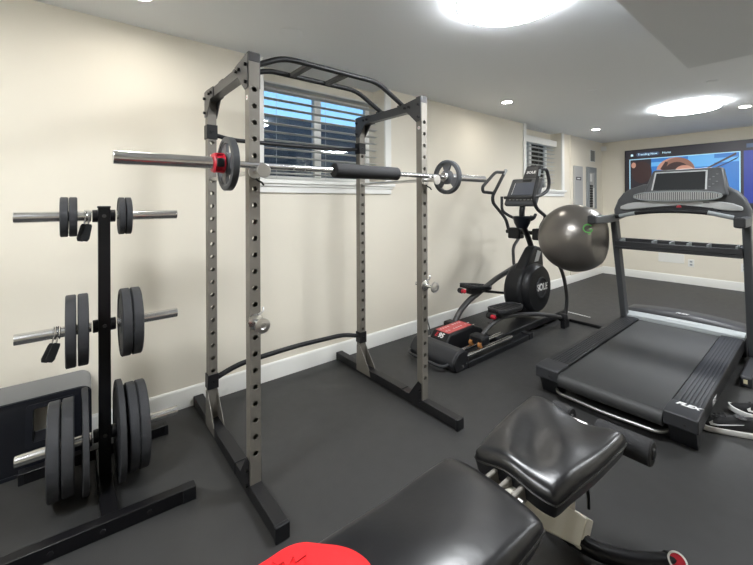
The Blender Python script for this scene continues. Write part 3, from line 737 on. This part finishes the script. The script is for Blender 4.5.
# moving arms
AR = .0185
MB().tube([(.92, 4.07, .06), (.935, 4.105, .286), (.92, 4.036, .62), (.80, 3.92, .88), (.745, 3.90, 1.01)], AR, 12, fillet=.15).build('swing_arm', 'char_steel', ell)
MB().cyl((.885, 4.03, .11), (.955, 4.03, .11), .045, 22).build('arm_joint', 'plastic', ell, bevel=.008)
MB().box(.905, .95, 4.0, 4.12, .0, .09).build('arm_foot', 'plastic', ell, bevel=.006)
MB().tube([(.745, 3.90, 1.03), (.77, 3.85, 1.095), (.80, 3.915, 1.19), (.80, 3.70, 1.285), (.80, 3.64, 1.385), (.80, 3.775, 1.725)], AR, 12, fillet=.06).build('swing_handle', 'grip', ell)
MB().tube([(.34, 3.92, 1.01), (.34, 4.15, 1.03), (.33, 4.19, .93), (.32, 4.05, .81), (.33, 4.05, .62), (.335, 4.06, .57)], AR, 12, fillet=.06).build('swing_arm', 'char_steel', ell)
MB().tube([(.34, 3.93, 1.02), (.325, 3.90, 1.14), (.32, 3.84, 1.20), (.32, 3.64, 1.343), (.32, 3.63, 1.42), (.32, 3.90, 1.725)], AR, 12, fillet=.06).build('swing_handle', 'grip', ell)
MB().tube([(.32, 3.88, 1.70), (.32, 3.70, 1.695), (.32, 3.64, 1.66), (.32, 3.44, 1.52), (.32, 3.45, 1.465), (.32, 3.65, 1.455)], AR*.95, 12, fillet=.05).build('handle_loop', 'grip', ell)
MB().tube([(.42, 3.66, 1.415), (.42, 3.66, 1.25), (.50, 3.74, 1.18), (.62, 3.80, 1.15), (.74, 3.75, 1.17), (.80, 3.68, 1.22)], .016, 10, fillet=.05).build('fixed_handlebar', 'grip', ell)
MB().tube([(.46, 3.65, 1.40), (.78, 3.65, 1.40)], .017, 10).build('console_bar', 'plastic_m', ell)
MB().tube([(.80, 3.765, 1.705), (.80, 3.93, 1.705), (.80, 3.985, 1.57), (.80, 3.955, 1.482), (.80, 3.81, 1.425), (.80, 3.66, 1.41)], AR*.95, 12, fillet=.05).build('handle_loop', 'grip', ell)
for x, y0, z0, y1, z1 in ((.32, 3.845, 1.67, 3.898, 1.728), (.80, 3.735, 1.62, 3.762, 1.69)): MB().tube([(x+.006, y0, z0), (x+.006, y1, z1)], AR*.97, 10).build('pulse_sensor', 'silver_pale', ell)
MB().tube([(.02, 2.80, .28), (.05, 2.815, .25), (.12, 2.76, .19), (.24, 2.66, .16), (.36, 2.56, .13)], .006, 8, fillet=.08).build('power_cord', 'cord', ell)

# ------------------------------------------------------------------ treadmill
tm = thing('treadmill', 'large dark treadmill with silver console grille facing the television', 'treadmill', (1.86, 3.4, 0))
XL0, XL1, XR0, XR1 = 1.41, 1.555, 2.155, 2.30
zt = lambda y: .188+.02*(y-2.5)/1.75
def railpoly(x, y0, y1, zb): return [(x, y0, zb), (x, y1, zb), (x, y1, zt(y1)), (x, y0, zt(y0))]
for x0, x1 in ((XL0, XL1), (XR0, XR1)):
    rl = MB().prism(railpoly(x0, 2.66, 4.28, .10), (x1-x0, 0, 0)).build('side_rail', 'plastic', tm, bevel=.006)
    for k in range(6):
        x = x0+.026+k*.0185
        MB().prism([(x, 2.68, zt(2.68)), (x, 4.24, zt(4.24)), (x, 4.24, zt(4.24)+.004), (x, 2.68, zt(2.68)+.004)], (.009, 0, 0)).build('foot_rib', 'plastic_m', rl)
    MB().prism([(x0-.006, y, z) for y, z in ((2.53, .115), (2.66, .10), (2.70, .10), (2.70, zt(2.7)+.007), (2.60, .198), (2.53, .19))], (x1-x0+.012, 0, 0)).build('end_cap', 'plastic_m', tm, bevel=.007, seg=3)
    MB().prism([(x0+.012, y, z) for y, z in ((2.55, .116), (2.70, .11), (2.68, .0), (2.60, .0))], (x1-x0-.02, 0, 0)).build('rear_foot', 'plastic', tm, bevel=.004)
    MB().cyl(((x0+x1)/2+.02, 2.529, .145), ((x0+x1)/2+.02, 2.532, .145), .007, 10).build('adjust_hole', 'deck', tm)
text('model_lettering', 'FLEX', .048, tm, (2.235, 2.665, .1985), (1, .0, 0), (0, 1, .02), 'lettering', .001, shear=.3, bold=.002)
text('side_lettering', 'FLEX', .05, tm, (2.3065, 2.95, .155), (0, 1, .01), (0, 0, 1), 'lettering', .0006, shear=.3)
bl = [(4.30, zt(4.3)-.012), (2.56, zt(2.56)-.014)]+[(2.56-.042*math.sin(a), .130+.044*math.cos(a)) for a in [k*PI/8 for k in range(9)]]+[(4.30, .086)]
bm_ = MB(); bt = MB().prism([(XL1+.008, y, z) for y, z in bl], (XR0-XL1-.016, 0, 0)).build('belt', 'belt', tm)
MB().box(XL1-.01, XR0+.01, 2.64, 4.3, .092, .165).build('deck', 'deck', tm)
MB().box(1.52, 2.19, 2.70, 4.6, .045, .088).build('under_frame', 'deck', tm, bevel=.004)
MB().tube([(1.525, 2.60, .055), (1.56, 2.535, .05), (1.85, 2.52, .047), (2.13, 2.535, .05), (2.165, 2.60, .055)], .0105, 12, fillet=.04).build('lift_bar', 'satin_dk', tm)
st = MB()
pr = [(4.245, .195), (4.255, .222), (4.345, .245), (4.36, .20)]
def bow(x): return .018*(1-((x-1.855)/.45)**2)
def loft(m, xs, fn):
    rings = [[m.bm.verts.new(p) for p in fn(x)] for x in xs]
    n = len(rings[0])
    for a, b in zip(rings, rings[1:]):
        for k in range(n): m.face([a[k], a[(k+1) % n], b[(k+1) % n], b[k]])
    m.face(rings[0][::-1]); m.face(rings[-1])
    return m
xs = [1.405+.9*k/16 for k in range(17)]
loft(MB(), xs, lambda x: [(x, y, z+bow(x)*(.5 if z > .2 else 0)) for y, z in pr]).build('hood_trim', 'silver_pale', tm, bevel=.004)
pr2 = [(4.345, .17), (4.345, .238), (4.38, .262), (4.60, .255), (4.78, .19), (4.83, .06), (4.80, .03), (4.345, .03)]
hood = loft(MB(), xs, lambda x: [(x, y+bow(x)*.8, z+(bow(x)*1.6 if z > .2 else 0)) for y, z in pr2]).build('motor_hood', 'plastic_m', tm, bevel=.01)
text('hood_emblem', 'FLEX', .04, tm, (1.86, 4.40, .295), (1, 0, 0), (0, 1, .02), 'lettering', .0008, shear=.3, bold=.002)
MB().prism([(1.77, 4.292, .2448), (1.99, 4.292, .2448), (2.0, 4.304, .2478), (1.76, 4.304, .2478)], (0, 0, .001)).build('trim_lettering', 'silver', tm)
for sx, x0 in ((-1, 1.43), (1, 2.345)):
    y_at = 4.28
    up_ = MB().sweep([(x0-.0, 4.32, .08), (x0, 4.26, .22), (x0, 4.15, .62), (x0+.0, 4.05, 1.0), (x0, 3.99, 1.22)], [(-.05, -.026), (.05, -.026), (.05, .026), (-.05, .026)], (1, 0, 0))
    up_.build('upright', 'upright', tm, bevel=.012, seg=3)
    xb = 1.352 if sx < 0 else 2.345
    ft = MB().box(xb-.018+(.03 if sx < 0 else 0), xb+.05, 3.74 if sx > 0 else 4.2, 4.72, .0, .075).build('base_foot', 'plastic_m', tm, bevel=.012, seg=3)
    if sx > 0: MB().box(xb+.004, xb+.026, 3.7375, 3.7395, .028, .058).build('sticker', 'yellow', ft)
# accessory tray between uprights
YT = 3.99
tr = MB().box(1.43, 2.32, YT, YT+.16, .905, .93); tr.box(1.43, 2.32, YT, YT+.02, .93, .978); tr.box(1.43, 2.32, YT+.14, YT+.16, .93, 1.0); tr.box(1.43, 1.45, YT+.02, YT+.14, .93, .99); tr.box(2.30, 2.32, YT+.02, YT+.14, .93, .99)
t_ = tr.build('accessory_tray', 'plastic_m', tm, bevel=.005)
for x in (1.475, 1.73, 1.86, 1.98, 2.11, 2.285): MB().box(x-.007, x+.007, YT+.02, YT+.14, .936, .996).build('tray_divider', 'silver_pale', t_)
MB().box(1.45, 2.30, YT+.02, YT+.14, .931, .935).build('tray_liner', 'plastic', t_)
# console
def xz(pts, y, ext, name, m, parent, bevel=0., seg=2): return MB().prism([(x, y, z) for x, z in pts], (0, ext, 0)).build(name, m, parent, bevel=bevel, seg=seg)
def mir(p, cx=1.895): return p+[(2*cx-x, z) for x, z in p[::-1]]
out = [(1.425, 1.17), (1.42, 1.28), (1.455, 1.375), (1.50, 1.435), (1.56, 1.475), (1.66, 1.51), (1.72, 1.515)]
arch = [(1.72, 1.262), (1.50, 1.212)]
sh_ = mir(out)+[(2*1.895-x, z) for x, z in arch[::-1]]+arch
sh_[len(mir(out)):] = [(2.30, 1.205), (2.16, 1.258), (1.96, 1.281), (1.72, 1.262), (1.50, 1.21)]
cs = xz(sh_, 4.0, .12, 'console_shell', 'upright', tm, .022, 3)
hd = MB().hexa([(1.665, 3.955, 1.40), (2.245, 3.955, 1.40), (2.245, 4.13, 1.40), (1.665, 4.13, 1.40), (1.735, 4.01, 1.632), (2.205, 4.01, 1.632), (2.205, 4.10, 1.632), (1.735, 4.10, 1.632)]).build('console_head', 'upright', tm, bevel=.018, seg=3)
fx = V((1, 0, 0)); fu = V((0, .055, .232)).normalized(); fn_ = V((0, -.232, .055)).normalized()
def on(x, z): t = (z-1.40)/.232; return V((x, 3.955+.055*t, z))
MB().prism([on(1.735, 1.452)+fn_*.001, on(2.115, 1.452)+fn_*.001, on(2.115, 1.612)+fn_*.001, on(1.755, 1.612)+fn_*.001], fn_*.004).build('screen_frame', 'silver', hd)
MB().prism([on(1.747, 1.452)+fn_*.005, on(2.103, 1.452)+fn_*.005, on(2.103, 1.602)+fn_*.005, on(1.766, 1.602)+fn_*.005], fn_*.0015).build('screen', 'screen', hd)
for k in range(6): MB().obox(on(2.13+(k % 3)*.022, 1.475+k*.02)+fn_*.002, (.013, .005, .002), axes=(fx, fu, -fn_)).build('button_mark', 'elecgrey2', hd)
def lens(x0, x1, zt0, zt1, zb0, zb1, n=14):
    xm = (x0+x1)/2; h = (x1-x0)/2; top, bot = [], []
    for k in range(n+1):
        x = x0+(x1-x0)*k/n; t = (x-xm)/h
        e = (1-abs(t)**8)
        top.append((x, zt1+(zt0-zt1)*(1-t*t)*1.0)); bot.append((x, zb1+(zb0-zb1)*(1-t*t)))
    o1, o2 = [], []
    for (x, zb), (_, zt_) in zip(bot, top):
        t = abs(x-xm)/h; k = 1-.6*t**12; zm = (zb+zt_)/2; o1.append((x, zm+(zb-zm)*k)); o2.append((x, zm+(zt_-zm)*k))
    return o1+o2[::-1]
gl = lens(1.612, 2.21, 1.440, 1.424, 1.356, 1.376)
gr = xz(gl, 3.925, .06, 'speaker_grille', 'silver_mesh', tm, .012, 3)
rim = MB().tube(rounded([(x, 3.922, z) for x, z in gl], .004, 2, True), .005, 8, closed=True).build('grille_rim', 'silver_pale', gr)
for k in range(40):
    x = 1.635+.55*k/39; t = abs((x-1.911)/.3)
    MB().box(x-.002, x+.002, 3.9215, 3.926, 1.364+.016*t*t, 1.433-.013*t*t).build('grille_slit', 'plastic_m', gr)
sl = lens(1.485, 2.325, 1.372, 1.330, 1.306, 1.260)
xz(sl, 3.972, .04, 'silver_fascia', 'silver', tm, .01, 3)
MB().box(2.09, 2.13, 3.969, 3.973, 1.340, 1.347).build('slot', 'bezel', tm)
# handlebar
hp = [(1.44, 3.93, 1.205), (1.60, 3.90, 1.245), (1.80, 3.88, 1.270), (1.95, 3.875, 1.275), (2.15, 3.89, 1.262), (2.34, 3.93, 1.205)]
MB().tube(rounded(hp, .1, 5), .0165, 14).build('front_handlebar', 'plastic', tm)
for p0, p1 in (((1.50, 3.9175, 1.2215), (1.63, 3.8945, 1.249)), ((2.13, 3.888, 1.264), (2.28, 3.914, 1.226))): MB().tube([p0, p1], .018, 14).build('pulse_grip', 'silver_pale', tm)
MB().prism([(1.915, 3.945, 1.302), (1.955, 3.945, 1.302), (1.945, 3.945, 1.322), (1.925, 3.945, 1.322)], (0, .05, 0)).build('safety_key', 'redpl', tm, bevel=.003)
MB().prism([(1.62, 3.95, 1.262), (2.2, 3.95, 1.262), (2.15, 3.95, 1.30), (1.95, 3.95, 1.325), (1.7, 3.95, 1.30)], (0, .07, 0)).build('console_underside', 'plastic', tm, bevel=.01)
for x, sx in ((1.435, -1), (2.345, 1)):
    ha = MB().sweep(rounded([(x, 4.02, 1.20), (x, 3.80, 1.193), (x+(.0), 3.46 if sx < 0 else 3.64, 1.195)], .1, 5), [(-.032, -.03), (.032, -.03), (.036, 0), (.032, .03), (-.032, .03), (-.036, 0)], (1, 0, 0)).build('side_handle', 'upright', tm, bevel=.008, seg=2)
    ye = 3.46 if sx < 0 else 3.64
    MB().sweep([(x, ye+.002, 1.20), (x, ye-.03, 1.20)], [(-.034, -.032), (.034, -.032), (.039, 0), (.034, .032), (-.034, .032), (-.039, 0)], (1, 0, 0)).build('handle_end', 'grip', ha, bevel=.01, seg=3)

# ------------------------------------------------------------------ exercise ball wedged between the machines
bc = V((1.165, 3.735, 1.003)); BR = .325
bm = bmesh.new(); bmesh.ops.create_uvsphere(bm, u_segments=72, v_segments=48, radius=BR)
for v in bm.verts:
    q = v.co.copy()
    v.co.z *= 1.0
    p = bc+q
    # pressed in where the treadmill handle and post touch it
    dx = p.x-1.40
    if p.x > 1.40 and p.z < 1.3: v.co.x -= dx*.85 if p.z > -10 else 0
m = MB(); m.bm.free(); m.bm = bm
ball = m.build('exercise_ball', 'ball', at=(0, 0, 0)); ball.location = bc; ball['wl'] = list(bc)
tag(ball, 'big shiny dark grey exercise ball wedged between elliptical and treadmill', 'exercise ball')
def bpt(px_dir): return px_dir.normalized()
view = (V((2.746, 0, 1.36))-bc).normalized()
rt_ = V((0, 0, 1)).cross(view).normalized(); upv = view.cross(rt_)
def on_ball(a, b, k=1.0):
    d_ = math.sqrt(max(0, 1-a*a-b*b)); return (rt_*a+upv*b+view*d_)*BR*k+bc
pts = []
for k in range(20):
    t = math.radians(40+290*k/19); pts.append(on_ball(.335+.11*math.cos(t), .27+.11*math.sin(t), 1.0))
pts.append(on_ball(.43, .25)); pts.append(on_ball(.36, .25))
MB().tube(pts, .0062, 6).build('green_emblem', 'green', ball)
MB().tube([on_ball(.34+.06*t/7, .11+.015*t/7) for t in range(8)], .003, 6).build('green_emblem', 'green', ball)
for i in range(7):   # moulded ridges
    pass

# ------------------------------------------------------------------ adjustable bench
bn = thing('weight_bench', 'black vinyl adjustable weight bench with cream steel frame in the foreground', 'weight bench', (2.09, .9, 0))
def pad(name, y0, y1, w0, w1, z0, z1, th, cx, zf=lambda s, t: 0., nx=26, ny=34, puff=.012, kc=.1):
    m = MB(); bm = m.bm
    def XY(s, t):
        s2 = s*(1-kc*t**6*abs(s)**3); t2 = t*(1-kc*s**6*abs(t)**3*.8)
        v_ = (t2+1)/2
        return cx+s2*(w0+(w1-w0)*v_)/2, y0+(y1-y0)*v_, v_
    top = []
    for j in range(ny+1):
        row = []
        for i in range(nx+1):
            s, t = -1+2*i/nx, -1+2*j/ny
            s = math.copysign(abs(s)**.8, s); t = math.copysign(abs(t)**.85, t)
            x, y, v_ = XY(s, t); z = z0+(z1-z0)*v_
            ed = max(abs(s), abs(t)); e = max(0., (ed-.86)/.14)
            z += puff*(1-s**4)*(1-t**4)-.014*e**2.4+zf(s, t)
            row.append(bm.verts.new((x, y, z)))
        top.append(row)
    for j in range(ny):
        for i in range(nx): m.face([top[j][i], top[j][i+1], top[j+1][i+1], top[j+1][i]])
    loop = [top[0][i] for i in range(nx+1)]+[top[j][nx] for j in range(1, ny+1)]+[top[ny][i] for i in range(nx-1, -1, -1)]+[top[j][0] for j in range(ny-1, 0, -1)]
    mid = [bm.verts.new(v.co+V(((v.co.x-cx)*.018, (v.co.y-(y0+y1)/2)*.012, -th*.35))) for v in loop]
    low = [bm.verts.new(v.co+V(((cx-v.co.x)*.04, ((y0+y1)/2-v.co.y)*.02, -th))) for v in loop]
    n = len(loop)
    for k in range(n):
        j = (k+1) % n
        m.face([loop[k], loop[j], mid[j], mid[k]]); m.face([mid[k], mid[j], low[j], low[k]])
    m.face(low)
    pl = [v.co.copy() for v in mid]
    o = m.build(name, 'vinyl', bn, angle=75)
    MB().tube(pl, .0035, 6, closed=True).build('piping', 'piping', o)
    return o
def wr(s, t): return .004*math.sin(3*s+2*t)+.003*math.sin(7*t-2*s)
pad('backrest', .02, .972, .335, .335, .517, .523, .062, 2.097, wr, kc=.045)
def dip(s, t):
    f = max(0., (t+.1)/1.1)
    return -.022*f*math.exp(-((s-.15)/.5)**2)+.010*f*math.exp(-((s+.75)/.3)**2)+.012*math.exp(-((t+.95)/.25)**2)*math.cos(s*2.5)+.004*math.sin(5*s+4*t)-.008*math.exp(-((s)**2+(t+.2)**2)/.25)
pad('seat', 1.062, 1.535, .29, .375, .518, .522, .065, 2.098, dip, kc=.05)
fb = MB().bar([(2.11, .98, .43), (2.11, 1.13, .385), (2.11, 1.535, .055)], .066, .10, fillet=.05).build('front_leg', 'cream', bn, bevel=.006)
MB().bar([(2.11, 1.49, .092), (2.11, 1.545, .048)], .076, .108).build('leg_sleeve', 'cream', fb, bevel=.004)
MB().cyl((2.148, 1.515, .058), (2.155, 1.515, .058), .013, 14).build('leg_bolt', 'plastic', fb)
MB().bar([(2.105, .12, .41), (2.105, 1.10, .40)], .06, .05).build('top_rail', 'cream', bn, bevel=.004)
MB().prism([(2.082, 1.12, .40), (2.082, 1.38, .19), (2.082, 1.44, .14), (2.082, 1.44, .30), (2.082, 1.40, .455), (2.082, 1.12, .455)], (.056, 0, 0)).build('seat_bracket', 'cream', bn, bevel=.006)
for x in (2.045, 2.095, 2.14):
    MB().box(x-.008, x+.008, .955, 1.085, .43, .482).build('hinge_bracket', 'steel_grey', bn, bevel=.004)
MB().cyl((2.02, 1.02, .462), (2.165, 1.02, .462), .0085, 14).build('hinge_pin', 'satin', bn)
MB().tube([(2.17, 1.37, .455), (2.172, 1.43, .38), (2.175, 1.46, .27), (2.175, 1.462, .22)], .006, 8, fillet=.02).build('adjust_lever', 'plastic', bn)
for sg in (1, -1):
    q = MB().tube([(2.105, 1.485, .05), (2.105+sg*.09, 1.50, .047), (2.105+sg*.195, 1.57, .045), (2.105+sg*.285, 1.672, .045)], .03, 16, fillet=.08).build('front_foot', 'black_gloss', bn)
    e = V((sg*.07, .066, 0)).normalized(); c_ = V((2.105+sg*.285, 1.672, .045))
    MB().cyl(c_-e*.03, c_+e*.012, .0335, 24).build('foot_cap', 'plastic', q, bevel=.004)
    tilt = (e*.75+V((.25, -.55, .55))*(1 if sg > 0 else 0)).normalized()
    b0 = c_+V((0, -.004, -.002))
    MB().lathe([(0, .034), (.024, .034), (.024, .028), (0, .028)], b0, V((.25, -.45, .75)), 26).build('red_badge', 'redpl', q)
    MB().lathe([(.024, .026), (.03, .026), (.03, .036), (.024, .036)], b0, V((.25, -.45, .75)), 30, True).build('badge_ring', 'white', q)
MB().bar([(2.105, .30, .40), (2.105, .02, .04)], .06, .07).build('rear_leg', 'cream', bn, bevel=.005)
MB().tube([(1.82, .02, .031), (2.39, .02, .031)], .03, 16).build('rear_foot', 'black_gloss', bn)
MB().tube([(2.11, 1.42, .40), (2.11, 1.60, .40), (2.11, 1.66, .412)], .02, 10).build('roller_arm', 'black_steel', bn)
MB().cyl((1.95, 1.66, .412), (2.33, 1.66, .412), .011, 12).build('roller_rod', 'satin', bn)
for x0, x1 in ((2.13, 2.325), (1.945, 2.03)):
    q = MB().lathe([(.011, 0), (.042, 0), (.047, .006), (.047, x1-x0-.006), (.042, x1-x0), (.011, x1-x0)], (x0, 1.66, .412), (1, 0, 0), 30, True).build('foam_roller', 'foam', bn)
    MB().lathe([(0, 0), (.022, 0), (.018, .006), (0, .008)], (x1, 1.66, .412), (1, 0, 0), 20).build('roller_cap', 'plastic', q)

# red cloth over the near end of the backrest
outl = [(1.915, .285), (1.915, .34), (1.912, .385), (1.925, .425), (1.955, .452), (1.995, .49), (2.035, .512), (2.08, .52), (2.14, .505), (2.18, .46), (2.19, .285)]
rc = thing('red_cloth', 'bright red cloth with maple leaf outline draped over bench backrest end', 'cloth', (2.05, .39, .51))
ol = rounded([(x, y, 0) for x, y in outl], .05, 4, True)
m = MB(); bmm = m.bm
cxy = V((2.05, .39, 0)); rings = []
for k, (sc, z) in enumerate(((1.0, .478), (1.005, .518), (.985, .537), (.94, .544), (.7, .549), (.35, .550))):
    rings.append([bmm.verts.new(V((cxy.x+(p.x-cxy.x)*sc, cxy.y+(p.y-cxy.y)*sc, z+.003*math.sin(9*p.x+7*p.y+k)))) for p in ol])
for a, b in zip(rings, rings[1:]):
    for k in range(len(a)): m.face([a[k], a[(k+1) % len(a)], b[(k+1) % len(a)], b[k]])
m.face(rings[-1])
m.build('cloth', 'red', rc, angle=70)
lf = [(0, 1), (.18, .62), (.42, .78), (.36, .32), (.62, .48), (.72, .30), (1, .32), (.86, .05), (.98, -.08), (.5, -.42), (.55, -.6), (.06, -.5), (.06, -1)]
lf = lf+[(-x, y) for x, y in lf[::-1] if x > 0]
ls = .062; lc = V((2.005, .352, .5495))
ang = math.radians(28)
lp = [lc+V((ls*(x*math.cos(ang)-y*math.sin(ang)), ls*(x*math.sin(ang)+y*math.cos(ang)), .0)) for x, y in lf]
MB().tube(lp, .0016, 6, closed=True).build('leaf_outline', 'red_dk', rc)

# ------------------------------------------------------------------ sneakers
def sneaker(x0, yc, L, ang, label):
    r = thing('sneaker', label, 'shoe', (x0, yc, 0), 'pair of black sneakers')
    ca, sa = math.cos(ang), math.sin(ang)
    def W(u, v, z): return V((x0+u*ca-v*sa, yc+u*sa+v*ca, z))
    S = [(0, .012, .03, .045), (.03, .034, .035, .062), (.08, .045, .045, .072), (.14, .045, .07, .085), (.19, .04, .09, .10), (.25, .036, .095, .10), (.29, .032, .10, .115), (.305, .018, .09, .105)]
    sole = MB(); rings = []
    for u, hw, a_, b_ in S:
        u = u*L/.305; zb = .004+.018*max(0, (.06-u)/.06)
        hw2 = hw+.006
        rings.append([sole.bm.verts.new(W(u, v, z)) for v, z in ((-hw2, zb+.008), (-hw2*.9, zb-.004+.0), (hw2*.9, zb-.004), (hw2, zb+.008), (hw2, zb+.03), (-hw2, zb+.03))])
    for a, b in zip(rings, rings[1:]):
        for k in range(6): sole.face([a[k], a[(k+1) % 6], b[(k+1) % 6], b[k]])
    sole.face(rings[0][::-1]); sole.face(rings[-1])
    sole.build('sole', 'sole', r, bevel=.004)
    up_ = MB(); rings = []
    for u, hw, zc, zt_ in S:
        u = u*L/.305; n = 14; zb = .03
        rings.append([up_.bm.verts.new(W(u, hw*math.cos(t)*(1 if math.sin(t) < .3 else .93), zb+max(0, zt_-zb)*max(0, math.sin(t))**.75)) for t in [PI*k/n for k in range(n+1)]])
    for a, b in zip(rings, rings[1:]):
        for k in range(14): up_.face([a[k], a[k+1], b[k+1], b[k]])
    up_.face(rings[0]); up_.face(rings[-1][::-1])
    up_.build('upper', 'shoe', r, sub=1)
    u0 = .20
    MB().lathe([(.0, 0), (.026, 0), (.03, .006), (.02, .01), (0, .004)], W(.235*L/.305, 0, .094), (0, 0, 1), 20).build('collar', 'grip', r)
    for k in range(4): MB().tube([W(.10+.022*k, -.022, .078+.006*k), W(.104+.022*k, 0, .088+.006*k), W(.10+.022*k, .022, .078+.006*k)], .003, 6).build('lace', 'cord', r)
    sw = [(.10, .070), (.082, .058), (.088, .046), (.12, .046), (.24, .072), (.125, .0535), (.10, .054), (.098, .060)]
    def side(u, z):
        hw = .045 if u < .15 else .045-(u-.15)*.085
        return W(u*L/.305, -hw-.003-.002*(1 if z < .06 else 0)+max(0, z-.05)*.25, z)
    MB().prism([side(u, z) for u, z in sw], V((0, .006, 0))).build('side_mark', 'lettering', r)
sneaker(2.20, 2.871, .31, .43, 'black sneaker with white sole beside treadmill, nearer of the pair')
sneaker(2.33, 3.245, .30, .25, 'black sneaker with white sole beside treadmill foot, farther of the pair')

# ------------------------------------------------------------------ world, camera, view
wd = bpy.data.worlds.new('dusk_sky'); scene.world = wd; wd.use_nodes = True
nt = wd.node_tree; bg = nt.nodes['Background']
tc = nt.nodes.new('ShaderNodeTexCoord'); sx = nt.nodes.new('ShaderNodeSeparateXYZ'); cr = nt.nodes.new('ShaderNodeValToRGB')
nt.links.new(tc.outputs['Generated'], sx.inputs[0]); nt.links.new(sx.outputs['Z'], cr.inputs[0]); nt.links.new(cr.outputs[0], bg.inputs[0])
cr.color_ramp.elements[0].color = (.28, .55, .80, 1); cr.color_ramp.elements[1].color = (.08, .22, .52, 1); cr.color_ramp.elements[1].position = .7
bg.inputs[1].default_value = 2.2

cam = bpy.data.cameras.new('camera'); co = bpy.data.objects.new('camera', cam); COL.objects.link(co)
f, cxp, y0p, yaw, roll = 370.756, 383.385, 201.963, .8754, -.0042
cam.sensor_fit = 'HORIZONTAL'; cam.sensor_width = 36; cam.lens = f*36/753
cam.shift_x = (376.5-cxp)/753; cam.shift_y = -(282.5-y0p)/753
cam.clip_start = .02
fwv = V((-math.sin(yaw), math.cos(yaw), 0)); rtv = V((math.cos(yaw), math.sin(yaw), 0)); upv_ = V((0, 0, 1))
R = M((rtv, upv_, -fwv)).transposed() @ M.Rotation(roll, 3, 'Z')
co.matrix_world = M.Translation((2.746, 0, 1.36)) @ R.to_4x4()
scene.camera = co
scene.view_settings.view_transform = 'Standard'; scene.view_settings.look = 'None'
scene.view_settings.gamma = 1; scene.view_settings.use_curve_mapping = False
scene.view_settings.exposure = 0.1
